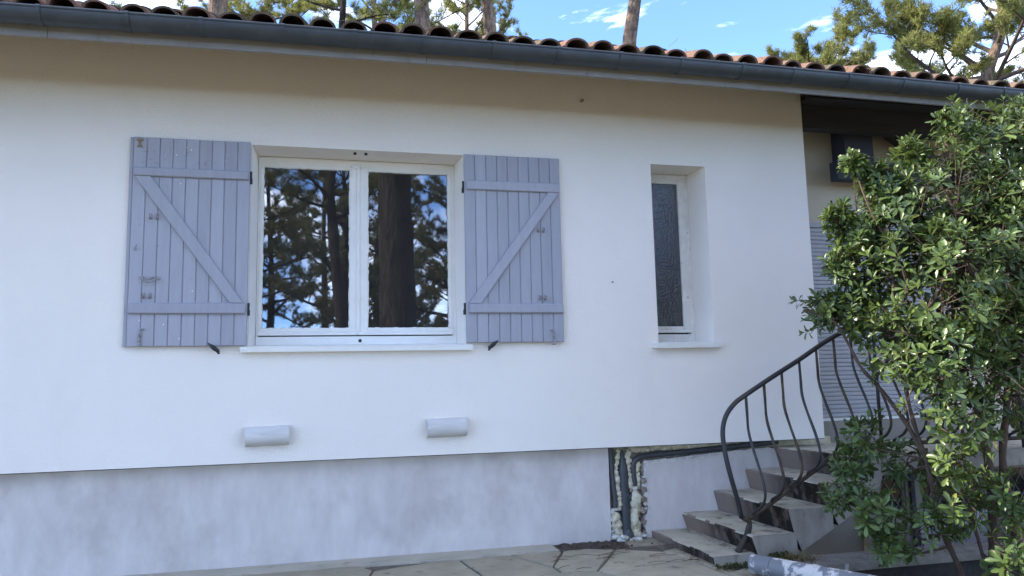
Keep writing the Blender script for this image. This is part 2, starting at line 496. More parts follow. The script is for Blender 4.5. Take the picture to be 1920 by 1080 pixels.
bed = MB()
rg = random.Random(3)
nx, ny = 34, 16
for j in range(ny + 1):
    for i in range(nx + 1):
        bed.v.append((lerp(HX0, HX1, i / nx), lerp(HY0, -1.26, j / ny), -0.40 + rg.uniform(-0.035, 0.035) + (0.30 if j == 0 or i == 0 else 0)))
for j in range(ny):
    for i in range(nx):
        q = j * (nx + 1) + i
        bed.f.append((q, q + 1, q + nx + 2, q + nx + 1))
for p, q in (((HX0, HY0), (HX1, HY0)), ((HX0, HY0), (HX0, -1.0)), ((HX1, HY0), (HX1, HY1))):
    bed.poly([(p[0], p[1], -1.4), (q[0], q[1], -1.4), (q[0], q[1], -0.05), (p[0], p[1], -0.05)])
kind(bed.build('soil_bed', MT['soil'], smooth=True), 'structure')
pit = MB()
pit.poly([(3.2, -1.3, -1.25), (9.0, -1.3, -1.25), (9.0, 0.6, -1.25), (3.2, 0.6, -1.25)])
kind(pit.build('sunken_yard', MT['coping']), 'structure')

# terrace of irregular paving stones
ter = MB()
ter.box(-7.0, HX0, -2.3, 0.10, -0.20, -0.014)
terrace = kind(ter.build('terrace', MT['mortar']), 'structure')


def clip(poly, p, n):
    out = []
    for a, b in zip(poly, poly[1:] + poly[:1]):
        da, db = (a - p).dot(n), (b - p).dot(n)
        if da <= 0:
            out.append(a)
        if da * db < 0:
            out.append(a + (b - a) * (da / (da - db)))
    return out


def paving(x0, x1, y0, y1, size, seed, keep=lambda c: True):
    rg = random.Random(seed)
    pts = []
    nx, ny = int((x1 - x0) / size), int((y1 - y0) / size)
    for i in range(-1, nx + 1):
        for j in range(-1, ny + 1):
            pts.append(Vector((x0 + (i + 0.5 + rg.uniform(-0.42, 0.42)) * size, y0 + (j + 0.5 + rg.uniform(-0.42, 0.42)) * size)))
    for p in pts:
        if not (x0 < p.x < x1 and y0 < p.y < y1) or not keep(p):
            continue
        poly = [Vector((x0, y0)), Vector((x1, y0)), Vector((x1, y1)), Vector((x0, y1))]
        for q in pts:
            if q is not p and (q - p).length < size * 3.2:
                n = (q - p).normalized()
                poly = clip(poly, (p + q) / 2 - n * rg.uniform(0.004, 0.009), n)
                if len(poly) < 3:
                    break
        if len(poly) < 3:
            continue
        # uneven edges
        pl = []
        for a, b in zip(poly, poly[1:] + poly[:1]):
            pl.append(a)
            for t in (0.33, 0.67):
                if (b - a).length > 0.15:
                    pl.append(a.lerp(b, t) + (p - a.lerp(b, t)).normalized() * rg.uniform(0, 0.010))
        h = rg.uniform(-0.004, 0.004)
        tx, ty = rg.uniform(-0.006, 0.006), rg.uniform(-0.006, 0.006)
        mb = MB()
        n = len(pl)
        top = [(v.x + (p.x - v.x) * 0.02, v.y + (p.y - v.y) * 0.02, h + tx * (v.x - p.x) + ty * (v.y - p.y)) for v in pl]
        mid = [(v.x, v.y, h - 0.006 + tx * (v.x - p.x) + ty * (v.y - p.y)) for v in pl]
        bot = [(v.x, v.y, -0.03) for v in pl]
        mb.v = top + mid + bot
        mb.f = [tuple(range(n))] + [(k, (k + 1) % n, n + (k + 1) % n, n + k) for k in range(n)] + [(n + k, n + (k + 1) % n, 2 * n + (k + 1) % n, 2 * n + k) for k in range(n)]
        mb.build('paving_stone', MT['slab'], terrace)


paving(-2.6, 3.16, -1.9, -0.17, 0.52, 5)
cs = MB()
cs.prism([(2.43, -.165), (2.735, -.165), (2.735, .09), (2.70, .096), (2.46, .05)], 2, -.03, -.002)
cs.build('paving_stone', MT['slab'], terrace)
sp = MB()
N = 30
for i in range(N):        # concrete strip along the wall foot with a slightly ragged edge
    xa, xb = lerp(-7.0, 1.84, i / N), lerp(-7.0, 1.84, (i + 1) / N)
    sp.box(xa, xb, -0.160 - 0.012 * math.sin(i * 1.7), 0.098, -0.03, 0.004 + 0.0007 * (i % 3))
sp.build('concrete_strip', MT['strip'], terrace)
so = MB()
rg = random.Random(5)
nx, ny = 26, 14
for j in range(ny + 1):
    for i in range(nx + 1):
        e = min(i, nx - i, j, ny - j)
        so.v.append((lerp(1.80, 2.42, i / nx), lerp(-0.20, 0.12, j / ny), -0.02 if e == 0 else rg.uniform(-0.010, 0.006)))
for j in range(ny):
    for i in range(nx):
        q = j * (nx + 1) + i
        so.f.append((q, q + 1, q + nx + 2, q + nx + 1))
for k in range(30):
    lump(so, (rg.uniform(1.84, 2.70), rg.uniform(-0.18, 0.04), 0.002), rg.uniform(0.004, 0.010), k, 5, 4, 0.4)
kind(so.build('soil_patch', MT['soil'], terrace), 'stuff')

# ------------------------------------------------------------------ the house
house = thing('house', 'white rendered bungalow with tiled roof and lavender grey shutters', 'house', (0, 4, 0))
XL, XR, ZB, ZT = -9.0, 4.398, 0.768, 4.05
OP = [(-0.531, 1.145, 1.636, 3.218), (2.832, 3.361, 1.636, 3.223)]
RV = 0.30           # depth of the window reveals
wm = MB()
xs = sorted({XL, XR, *[v for o in OP for v in o[:2]]})
zs = sorted({ZB, ZT, *[v for o in OP for v in o[2:]]})
for a, b, c, d in cells(xs, zs, OP):
    wm.poly([(a, 0, c), (b, 0, c), (b, 0, d), (a, 0, d)])
    wm.poly([(a, 0.42, c), (a, 0.42, d), (b, 0.42, d), (b, 0.42, c)])
IN = []
for (a, b, c, d) in OP:
    ia, ib = a + 0.035, b - 0.035        # reveals splay in a little
    IN.append((ia, ib, c, d))
    wm.poly([(a, 0, c), (a, 0, d), (ia, 0.42, d), (ia, 0.42, c)])
    wm.poly([(b, 0, d), (b, 0, c), (ib, 0.42, c), (ib, 0.42, d)])
    wm.poly([(a, 0, d), (b, 0, d), (ib, 0.42, d), (ia, 0.42, d)])
    wm.poly([(b, 0, c), (a, 0, c), (ia, 0.42, c), (ib, 0.42, c)])
wm.poly([(XL, 0, ZB), (XL, 0.42, ZB), (XR, 0.42, ZB), (XR, 0, ZB)])
wm.poly([(XR, 0, ZB), (XR, 0.46, ZB), (XR, 0.46, ZT), (XR, 0, ZT)])
wm.poly([(XL, 0, ZB), (XL, 0, ZT), (XL, 8.6, ZT), (XL, 8.6, ZB)])
wm.poly([(XL, 8.6, -0.3), (XL, 8.6, ZT), (6.5, 8.6, ZT), (6.5, 8.6, -0.3)])
wall = wm.build('rendered_wall', MT['wall'], house, fix=False)
# metal start rail under the insulation edge
MB().box(XL, XR - 0.002, 0.004, 0.03, ZB - 0.006, ZB - 0.001).build('base_rail', MT['zinc'], house)

pm = MB()
pm.box(XL, 2.372, 0.10, 0.42, -0.3, 0.766)
pm.build('plinth', MT['plinth'], house)
# right plinth has a broken, hand-torn top edge
pr = MB()
rg = random.Random(9)
top = []
n = 60
for i in range(n + 1):
    x = lerp(2.695, 4.70, i / n)
    z = lerp(0.63, 0.694, min(1, (x - 2.72) / 1.0)) + rg.uniform(-0.008, 0.008)
    top.append((x, z))
left = [(2.695 + rg.uniform(-0.018, 0.014), lerp(-0.3, 0.60, k / 14)) for k in range(15)]
pr.prism(left + top + [(4.70, -1.25), (3.0, -1.25), (2.70, -0.3)], 1, 0.10, 0.198)
pr.build('plinth', MT['plinth'], house)
ch = MB()
ch.box(2.372, 4.6, 0.20, 0.42, -0.3, 0.767)
ch.build('chase_back', MT['foam'], house)

# --- broken bricks at the edge of the pipe chase
rg = random.Random(4)
for k, (x, z) in enumerate([(2.684, 0.55), (2.680, 0.47), (2.682, 0.395), (2.676, 0.315), (2.664, 0.225), (2.672, 0.13), (2.69, 0.04)]):
    mb = MB()
    w, h = rg.uniform(0.022, 0.034), rg.uniform(0.024, 0.038)
    pl = [(x + w * math.cos(t) * rg.uniform(0.7, 1.15), z + h * math.sin(t) * rg.uniform(0.75, 1.15)) for t in [.6 + i * math.pi * 2 / 5 + rg.uniform(-.3, .3) for i in range(5)]]
    mb.prism(pl, 1, rg.uniform(0.080, 0.105), 0.19)
    mb.build('broken_brick', MT['brick'], house)
# --- expanding foam strips
fo = MB()
sd = 0
for pts, r0 in (([(2.475, .72), (2.452, .60), (2.448, .50), (2.466, .40), (2.474, .30), (2.462, .25)], .022),
                ([(2.415, .20), (2.428, .13), (2.445, .06), (2.45, .0)], .040),
                ([(2.56, .70), (2.560, .62), (2.562, .54), (2.568, .46), (2.575, .40)], .022),
                ([(2.615, .34), (2.612, .26), (2.600, .19), (2.604, .11), (2.615, .04), (2.62, .0)], .043),
                ([(2.655, .61), (2.642, .55), (2.648, .47), (2.645, .41)], .022)):
    path = smooth_path([(x, 0, z) for x, z in pts], 5)
    for k, p in enumerate(path):
        sd += 1
        lump(fo, (p.x + random.uniform(-.005, .005), 0.132 + random.uniform(-.012, .012), p.z + random.uniform(-.012, .012)), r0 * random.uniform(.65, 1.25), sd, 10, 7, .45, (1.0, .7, random.uniform(.8, 1.5)))
x = 2.60
while x < 3.95:        # foam packed above the horizontal pipe
    sd += 1
    lump(fo, (x, 0.165, lerp(.725, .748, (x - 2.6) / 1.35) + random.uniform(-.006, .006)), .036, sd, 8, 6, .3, (1.4, 1, .8))
    x += .05
kind(fo.build('expanding_foam', MT['foam'], house, smooth=True), 'stuff')
fw = MB()
for k in range(26):
    lump(fw, (random.uniform(2.40, 2.70), random.uniform(.0, .16), random.uniform(.0, .03)), random.uniform(.012, .035), 300 + k, 8, 5, .4, (1.3, 1.2, .7))
kind(fw.build('filler_lumps', MT['foamwhite'], house, smooth=True), 'stuff')
pf = MB()
x = 2.72
while x < 3.9:        # ragged plaster lip under the pipe
    lump(pf, (x, .105, lerp(.625, .688, min(1, (x - 2.72))) + random.uniform(-.004, .004)), random.uniform(.008, .017), int(x * 1000), 7, 5, .5, (2.2, .8, .7))
    x += .035
kind(pf.build('plaster_lip', MT['plinth'], house, smooth=True), 'stuff')

rg = random.Random(14)
ms_ = MB()
for k in range(46):          # torn plaster and mortar smears along the ragged edge of the chase
    if k < 26:
        cx, cz = 2.70 + rg.uniform(-.022, .03), rg.uniform(.0, .62)
    elif k < 34:
        cx, cz = 2.385 + rg.uniform(-.01, .015), rg.uniform(.0, .24)
    else:
        cx, cz = rg.uniform(2.70, 3.75), .615 + rg.uniform(-.006, .014)
        cz = lerp(.612, .676, min(1, cx - 2.72)) + rg.uniform(-.012, .006)
    w_, h_ = rg.uniform(.007, .022), rg.uniform(.008, .030)
    if k >= 34:
        w_, h_ = h_ * 1.8, w_ * .5
    ms_.prism([(cx + w_ * math.cos(t) * rg.uniform(.5, 1.25), cz + h_ * math.sin(t) * rg.uniform(.5, 1.25)) for t in [i * math.pi / 4 for i in range(8)]], 1, .100 - rg.uniform(.003, .010), .15)
kind(ms_.build('mortar_smears', MT['foamwhite'], house), 'stuff')

# --- drain pipes in the chase (a thing of their own)
dp = thing('drain_pipe', 'grey plastic drain pipes exposed in the broken wall chase left of the stairs', 'pipe', (2.52, .16, 0))
main = smooth_path([(2.499, .135, .73), (2.512, .135, .62), (2.513, .135, .504), (2.514, .135, .41), (2.519, .135, .306), (2.52, .135, .193), (2.518, .135, .10), (2.528, .135, .03)], 4)
rad = [0.012 + 0.030 * min(1, (0.735 - p.z) / 0.17) for p in main]
MB().tube(main, rad, 18).build('main_pipe', MT['pvc'], dp, smooth='auto')
for z in (.503, .44, .385, .30, .225, .135):
    MB().tube([(2.5165, .135, z - .006), (2.5165, .135, z + .006)], .0445, 18).build('pipe_collar', MT['pvc'], dp, smooth='auto')
MB().tube([(2.527, .13, .075), (2.530, .125, .0)], [.036, .062], 18).build('pipe_foot', MT['pvc'], dp, smooth='auto')
MB().tube(smooth_path([(2.400, .125, .766), (2.402, .125, .60), (2.410, .125, .46), (2.424, .125, .31), (2.424, .125, .24), (2.452, .132, .18), (2.505, .135, .115)], 5), .0235, 14).build('left_branch_pipe', MT['pvc'], dp, smooth='auto')
MB().tube([(2.424, .125, .236), (2.424, .125, .256)], .030, 14).build('pipe_collar', MT['foamwhite'], dp, smooth='auto')
MB().tube(smooth_path([(4.0, .130, .742), (3.5, .130, .716), (3.1, .130, .692), (2.75, .130, .676), (2.660, .130, .662), (2.615, .130, .63), (2.600, .130, .585), (2.604, .130, .50), (2.607, .130, .415), (2.595, .132, .37), (2.535, .135, .30)], 6), .025, 14).build('right_branch_pipe', MT['pvc'], dp, smooth='auto')
MB().tube([(2.607, .130, .40), (2.606, .130, .425)], .031, 14).build('pipe_collar', MT['foamwhite'], dp, smooth='auto')

# --- rooms behind the panes: near-black plaster stands in for an unlit interior
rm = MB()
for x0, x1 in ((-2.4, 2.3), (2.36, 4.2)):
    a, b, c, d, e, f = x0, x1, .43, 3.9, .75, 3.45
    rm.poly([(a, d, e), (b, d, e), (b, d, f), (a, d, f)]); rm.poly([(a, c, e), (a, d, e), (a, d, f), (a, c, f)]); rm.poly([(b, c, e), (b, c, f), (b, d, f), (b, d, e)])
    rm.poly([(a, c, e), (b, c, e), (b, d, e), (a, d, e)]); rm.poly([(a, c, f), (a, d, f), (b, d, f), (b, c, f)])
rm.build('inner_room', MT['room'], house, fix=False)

# --- big casement window
win = MB()
a, b, c, d = -0.502, 1.118, 1.636, 3.216
FY = 0.300
win.box(a, b, FY, FY + .07, 3.150, d - .002)
win.box(a, b, FY - .012, FY + .07, c + .012, 1.728)
win.box(a, -0.487, FY, FY + .07, 1.728, 3.150)
win.box(1.088, b, FY, FY + .07, 1.728, 3.150)
window = win.build('window', MT['white'], house)
for x0, x1, p0, p1 in ((-0.487, 0.296, -0.463, 0.230), (0.299, 1.088, 0.379, 1.061)):
    s = MB()
    y0, y1 = FY - .010, FY + .045
    zb, zt, pb, pt = 1.738, 3.148, 1.794, 3.130
    s.cbox(x0, p0, y0, y1, zb, zt, .004)
    s.cbox(p1, x1, y0, y1, zb, zt, .004)
    s.box(p0, p1, y0 + .002, y1 - .002, pt, zt)
    s.box(p0, p1, y0 + .002, y1 - .002, zb, pb)
    s.prism([(y0 - .016, zb), (y0 - .016, zb + .012), (y0 + .001, zb + .034), (y0 + .001, zb)], 0, x0 + .004, x1 - .004)
    s.build('sash', MT['white'], window)
    pu = MB()            # ragged putty line round the pane
    rg = random.Random(int(x0 * 100))
    yy = y0 + .008
    for (ax, az, bx_, bz) in ((p0, pb, p1, pb), (p0, pt, p1, pt), (p0, pb, p0, pt), (p1, pb, p1, pt)):
        L = math.hypot(bx_ - ax, bz - az)
        k = int(L / .03)
        for i in range(k):
            t = (i + .5) / k
            w = rg.uniform(.003, .009)
            cx, cz = lerp(ax, bx_, t), lerp(az, bz, t)
            hl = L / k * .55
            if bx_ != ax:
                pu.box(cx - hl, cx + hl, yy, yy + .012, cz - w, cz + w)
            else:
                pu.box(cx - w, cx + w, yy, yy + .012, cz - hl, cz + hl)
    kind(pu.build('putty', MT['white'], window, fix=False), 'stuff')
    MB().box(p0 - .006, p1 + .006, FY + .014, FY + .018, pb - .006, pt + .006).build('pane', MT['pane'], window)
ms = MB()
ms.cbox(0.283, 0.316, FY - .024, FY - .010, 1.742, 3.146, .006)
ms.build('meeting_stile_cover', MT['white'], window)
MB().cbox(.24, .31, FY - .022, FY - .008, 3.146, 3.166, .004).build('sash_stop', MT['white'], window)
sl = MB()
sl.prism([(-.052, 1.594), (-.052, 1.630), (-.046, 1.634), (.31, 1.660), (.31, 1.600), (-.038, 1.600), (-.040, 1.590)], 0, -0.586, 1.194)
# the sill is cut where it enters the reveal
sl2 = MB()
sl2.prism([(-.052, 1.590), (-.052, 1.628), (-.046, 1.632), (.0, 1.634), (.0, 1.597), (-.040, 1.597)], 0, -0.586, 1.194)
sl2.prism([(.0015, 1.600), (.0015, 1.6375), (.30, 1.664), (.30, 1.6)], 0, -0.530, 1.143)
sl2.build('window_sill', MT['sill'], window)
for x, z, y in ((.262, 3.205, .09), (.350, 3.205, .09), (.305, 1.668, .06)):
    mb = MB()
    mb.tube([(x, y, z), (x, y, z + .018)], .013, 10)
    mb.box(x - .007, x + .007, y - .022, y - .005, z - .004, z + .022)
    mb.build('shutter_catch', MT['black'], window, smooth='auto')

# --- narrow window
a, b, c, d = 2.862, 3.333, 1.636, 3.221
win = MB()
win.box(a, b, FY, FY + .07, 3.165, d - .002)
win.box(a, b, FY - .008, FY + .07, c + .012, 1.728)
win.box(a, 2.885, FY, FY + .07, 1.728, 3.165)
win.box(3.298, b, FY, FY + .07, 1.728, 3.165)
window2 = win.build('narrow_window', MT['peeled'], house)
s = MB()
y0, y1 = FY - .008, FY + .045
s.cbox(2.885, 2.935, y0, y1, 1.742, 3.163, .004)
s.cbox(3.226, 3.297, y0, y1, 1.742, 3.163, .004)
s.box(2.935, 3.226, y0 + .002, y1 - .002, 3.132, 3.163)
s.box(2.935, 3.226, y0 + .002, y1 - .002, 1.742, 1.800)
s.prism([(y0 - .014, 1.742), (y0 - .014, 1.752), (y0 + .001, 1.772), (y0 + .001, 1.742)], 0, 2.888, 3.294)
s.build('sash', MT['peeled'], window2)
MB().box(2.93, 3.232, FY + .012, FY + .017, 1.794, 3.138).build('pane', MT['obscure'], window2)
sl = MB()
sl.prism([(-.052, 1.588), (-.052, 1.627), (-.046, 1.631), (.0, 1.633), (.0, 1.595), (-.040, 1.595)], 0, 2.768, 3.402)
sl.prism([(.0015, 1.600), (.0015, 1.6375), (.30, 1.664), (.30, 1.6)], 0, 2.834, 3.359)
sl.build('window_sill', MT['sill'], window2)

# --- shutters
def shutter(xa, xb, za, zb, bars, diag, grooves, hinge_x, label, seed):
    rg = random.Random(seed)
    yb, yf = -.018, -.043
    bm_ = MB().box(xa + .004, xb - .004, yf + .010, yb, za + .003, zb - .003)   # tongues behind the joints
    sh = bm_.build('shutter', MT['shutter'], house)
    sh['label'] = label
    ed = [xa] + grooves + [xb]
    for p, q in zip(ed, ed[1:]):
        j = rg.uniform(-.0012, .0012)
        MB().cbox(p + .0015, q - .0015, yf + j, yb - .001, za + rg.uniform(0, .002), zb - rg.uniform(0, .002), .0045).build('board', MT['shutter'], sh)
    for (p, q, r0, r1) in bars:
        MB().cbox(p, q, yf - .024, yf - .0015, r0, r1, .007).build('ledge', MT['shutter'], sh)
    (t0, t1, tz), (b0, b1, bz) = diag
    mb = MB()
    yo, yi, cc = yf - .022, yf - .0015, .008
    lo_ = [(t0, tz), (t1, tz), (b1, bz), (b0, bz)]
    g = 1
    outer = [(x, yi, z) for x, z in lo_]
    mid = [(x, yo + cc, z) for x, z in lo_]
    inn = [(t0 + cc, yo, tz - .002), (t1 - cc * .9, yo, tz - .002), (b1 - cc, yo, bz + .002), (b0 + cc * .9, yo, bz + .002)]
    mb.v = outer + mid + inn
    mb.f = [(8, 9, 10, 11)] + [(k, (k + 1) % 4, 4 + (k + 1) % 4, 4 + k) for k in range(4)] + [(4 + k, 4 + (k + 1) % 4, 8 + (k + 1) % 4, 8 + k) for k in range(4)]
    mb.build('brace', MT['shutter'], sh)
    for z in (bars[0][2] + .02, bars[1][2] + .03):
        mb = MB()
        sgn = 1 if hinge_x > (xa + xb) / 2 else -1
        hx = hinge_x + sgn * .006
        mb.tube([(hx, -.020, z - .035), (hx, -.020, z + .055)], .009, 10)
        mb.box(hx - .011, hx + .011, -.031, -.002, z - .040, z)
        mb.build('hinge', MT['black'], sh, smooth='auto')
    # nail heads on the ledges
    nl = MB()
    for (p, q, r0, r1) in bars:
        for k in range(9):
            x = lerp(p + .04, q - .04, k / 8) + rg.uniform(-.01, .01)
            z = lerp(r0 + .018, r1 - .018, rg.random())
            nl.tube([(x, yf - .0225, z), (x, yf - .0255, z)], .0034, 7)
    kind(nl.build('nail_heads', MT['hardware'], sh), 'stuff')
    return sh


gl = [-1.375 + .0928 * k for k in range(1, 9)]
shL = shutter(-1.375, -0.540, 1.640, 3.223, [(-1.367, -.549, 2.918, 2.985), (-1.370, -.551, 1.881, 1.961)],
              ((-1.362, -1.243, 2.9165), (-.667, -.566, 1.9625)), gl, -.540, 'left lavender grey ledged and braced shutter with scuffed paint', 1)
MB().cbox(-1.402, -1.3765, -.030, -.012, 1.640, 3.222, .003).build('cover_strip', MT['shutter'], shL)
gr = [1.143 + .0922 * k for k in range(1, 9)]
shR = shutter(1.143, 1.970, 1.648, 3.216, [(1.158, 1.960, 2.912, 2.990), (1.166, 1.964, 1.888, 1.965)],
              ((1.858, 1.957, 2.9105), (1.166, 1.272, 1.9665)), gr, 1.143, 'right lavender grey ledged and braced shutter', 2)

YF = -.043


def hook_pair(sh, x, z, m=None, mirror=1):
    for k in (0, 1):
        mb = MB()
        xx = x + k * .045 * mirror
        mb.box(xx - .011, xx + .011, YF - .004, YF, z - .022, z + .022)
        mb.tube(smooth_path([(xx - .006, YF - .003, z - .016), (xx - .006, YF - .022, z - .014), (xx + .004, YF - .026, z), (xx + .004, YF - .022, z + .014)], 4), .0045, 7)
        mb.box(xx - .008, xx + .008, YF - .016, YF - .001, z - .018, z - .010)
        mb.build('bar_keeper', m or MT['hardware'], sh)


hook_pair(shL, -1.238, 2.612)
hook_pair(shL, -1.268, 2.015)
hook_pair(shR, 1.765, 2.590)
hook_pair(shR, 1.768, 2.016)
mb = MB()
mb.box(-1.305, -1.155, YF - .004, YF, 2.136, 2.158)
mb.tube(smooth_path([(-1.275, YF - .002, 2.150), (-1.272, YF - .030, 2.140), (-1.258, YF - .036, 2.118), (-1.205, YF - .036, 2.118), (-1.190, YF - .030, 2.140), (-1.187, YF - .002, 2.150)], 5), .0062, 8)
mb.build('pull_handle', MT['hardware'], shL, smooth='auto')
for sh, x, zt in ((shL, -1.283, 1.765), (shR, 1.876, 1.742)):
    mb = MB()
    d_ = 1 if x < 0 else -1
    mb.tube([(x, YF - .011, zt - .118), (x, YF - .011, zt)], .0062, 8)
    mb.tube([(x, YF - .011, zt), (x + .030 * d_, YF - .016, zt + .004)], .0055, 8)
    for z in (zt - .09, zt - .045, zt - .112):
        mb.box(x - .012, x + .012, YF - .019, YF, z - .006, z + .006)
    mb.build('foot_bolt', MT['hardware'], sh)
mb = MB()
mb.box(-1.343, -1.318, YF - .004, YF, 3.140, 3.214)
mb.tube([(-1.352, YF - .006, 3.200), (-1.309, YF - .006, 3.200)], .012, 9)
mb.tube([(-1.350, YF - .006, 3.146), (-1.311, YF - .006, 3.146)], .006, 8)
mb.build('latch_plate', MT['rustplate'], shL)
rg = random.Random(77)
sk = MB()
for k in range(16):          # flecks of white wall paint on the scuffed left shutter
    cx, cz, rr = rg.uniform(-1.36, -.56), rg.choice((rg.uniform(3.0, 3.2), rg.uniform(1.66, 3.2))), rg.uniform(.002, .0055)
    if any(b0[2] - .02 < cz < b0[3] + .02 for b0 in ((0, 0, 2.918, 2.985), (0, 0, 1.881, 1.961))):
        continue
    sk.prism([(cx + rr * math.cos(t) * rg.uniform(.6, 1.3), cz + rr * math.sin(t) * rg.uniform(.6, 1.5)) for t in [i * math.pi / 4 for i in range(8)]], 1, YF - .0022, YF + .001)
kind(sk.build('paint_flecks', MT['sill'], shL), 'stuff')
sk = MB()
for k in range(46):          # dark scrapes
    cx, cz = rg.uniform(-1.34, -.80), rg.choice((rg.uniform(3.02, 3.17), rg.uniform(3.02, 3.17), rg.uniform(2.0, 2.85)))
    L_, a_ = rg.uniform(.004, .022), rg.uniform(-.6, .9)
    w_ = rg.uniform(.0008, .002)
    dx, dz = math.cos(a_) * L_, math.sin(a_) * L_
    sk.prism([(cx - dx, cz - dz), (cx + w_, cz - w_), (cx + dx, cz + dz), (cx - w_, cz + w_)], 1, YF - .0018, YF + .001)
kind(sk.build('scrapes', MT['rustplate'], shL), 'stuff')
mb = MB()
mb.tube(smooth_path([(-1.33, YF - .003, 2.395), (-1.33, YF - .012, 2.383), (-1.342, YF - .014, 2.368), (-1.330, YF - .014, 2.353), (-1.318, YF - .012, 2.366)], 4), .0028, 6)
mb.build('ring_hook', MT['hardware'], shL)
# shutter stops on the wall
for x, z, t in ((-.752, 1.612, 1), (1.338, 1.616, -1)):
    mb = MB()
    mb.tube([(x, .002, z), (x, -.075, z)], .010, 10)
    mb.tube(smooth_path([(x + .02 * t, -.078, z - .020), (x, -.080, z), (x - .032 * t, -.080, z + .026), (x - .058 * t, -.074, z + .048)], 4), [.013] * 4 + [.016, .017, .017, .016, .014, .011, .008, .006, .004], 9)
    mb.tube([(x + .012 * t, -.078, z + .004), (x + .02 * t, -.078, z - .034)], .009, 8)
    mb.build('shutter_stop', MT['black'], house, smooth='auto')

# --- half-round vent cowls, a pipe stub, a nail
for x0, x1, z0, z1 in ((-.536, -.222, .886, 1.034), (.818, 1.134, .902, 1.051)):
    mb = MB()
    zc, h = (z0 + z1) / 2, (z1 - z0) / 2
    rg = random.Random(int(x0 * 100))
    n, m = 14, 10
    for thick, lay in ((0, 0), (.012, 1)):
        for i in range(m + 1):
            for k in range(n + 1):
                t = math.pi * k / n
                hh, dd = h - thick, .085 - thick
                jit = rg.uniform(-.0012, .0012) if not lay else 0
                mb.v.append((lerp(x0, x1, i / m), .001 - dd * math.sin(t) ** .8 + jit, zc + hh * math.cos(t) + jit + .006 * (i / m)))
    q = (n + 1) * (m + 1)
    for i in range(m):
        for k in range(n):
            a_ = i * (n + 1) + k
            mb.f.append((a_, a_ + 1, a_ + n + 2, a_ + n + 1)); mb.f.append((q + a_, q + a_ + n + 1, q + a_ + n + 2, q + a_ + 1))
    for i in (0, m):
        for k in range(n):
            a_ = i * (n + 1) + k
            mb.f.append((a_, a_ + 1, q + a_ + 1, q + a_))
    mb.build('vent_cowl', MT['cowl'], house, smooth='auto')
mb = MB()
mb.tube([(2.205, .005, 3.758), (2.203, -.045, 3.752)], .012, 10)
mb.build('pipe_stub', MT['rustplate'], house, smooth='auto')
MB().tube([(2.429, .002, 2.160), (2.429, -.012, 2.160)], .006, 8).build('wall_screw', MT['black'], house)

# --- eaves: a roof edge with a slight bow, as built by hand
def bow(x):
    return 0.0244 * (1 - ((x - 2.07) / 4.04) ** 2) if abs(x - 2.07) < 6.1 else 0.0244 * (1 - (6.1 / 4.04) ** 2)


RX0, RX1 = -9.4, 7.7
PITCH_T = 0.38
fas = None
jo = [RX0, -6.75, -4.257, -1.759, .738, 3.231, 5.732, RX1]
rf = MB()
# roof deck
prof = [(-.75, 3.807), (4.6, 3.807 + 5.35 * PITCH_T), (9.95, 3.807), (9.95, 3.775), (4.6, 3.775 + 5.35 * PITCH_T), (-.75, 3.775)]
rf.prism(prof, 0, RX0 + .05, RX1 - .05)
roof = rf.build('roof', MT['wood'], house)
fc = MB()
fc.box(RX0 + .02, RX0 + .04, -.74, -.65, 3.70, 3.75)
fascia = fc.build('fascia', MT['fascia'], house)
for p, q in zip(jo, jo[1:]):
    mb = MB()
    n = 8
    for i in range(n):
        xa, xb = lerp(p + .0015, q - .0015, i / n), lerp(p + .0015, q - .0015, (i + 1) / n)
        za, zb_ = bow(xa), bow(xb)
        i0 = len(mb.v)
        for x, zz in ((xa, za), (xb, zb_)):
            mb.v += [(x, -.7733, 3.637 + zz), (x, -.7517, 3.637 + zz), (x, -.7517, 3.823 + zz), (x, -.7733, 3.823 + zz)]
        mb.f += [(i0, i0 + 4, i0 + 5, i0 + 1), (i0 + 1, i0 + 5, i0 + 6, i0 + 2), (i0 + 2, i0 + 6, i0 + 7, i0 + 3), (i0 + 3, i0 + 7, i0 + 4, i0)]
        if i == 0:
            mb.f.append((i0, i0 + 1, i0 + 2, i0 + 3))
        if i == n - 1:
            mb.f.append((i0 + 4, i0 + 7, i0 + 6, i0 + 5))
    mb.build('fascia_board', MT['fascia'], fascia)
# gutter
GC = (-.8625, 3.760)
GRAD = .0789


def gutter_ring(x, r, z0=0, a0=180, a1=360, n=16):
    return [(x, GC[0] + r * math.cos(R(lerp(a0, a1, k / n))), GC[1] + bow(x) * .9 + z0 + r * math.sin(R(lerp(a0, a1, k / n)))) for k in range(n + 1)]


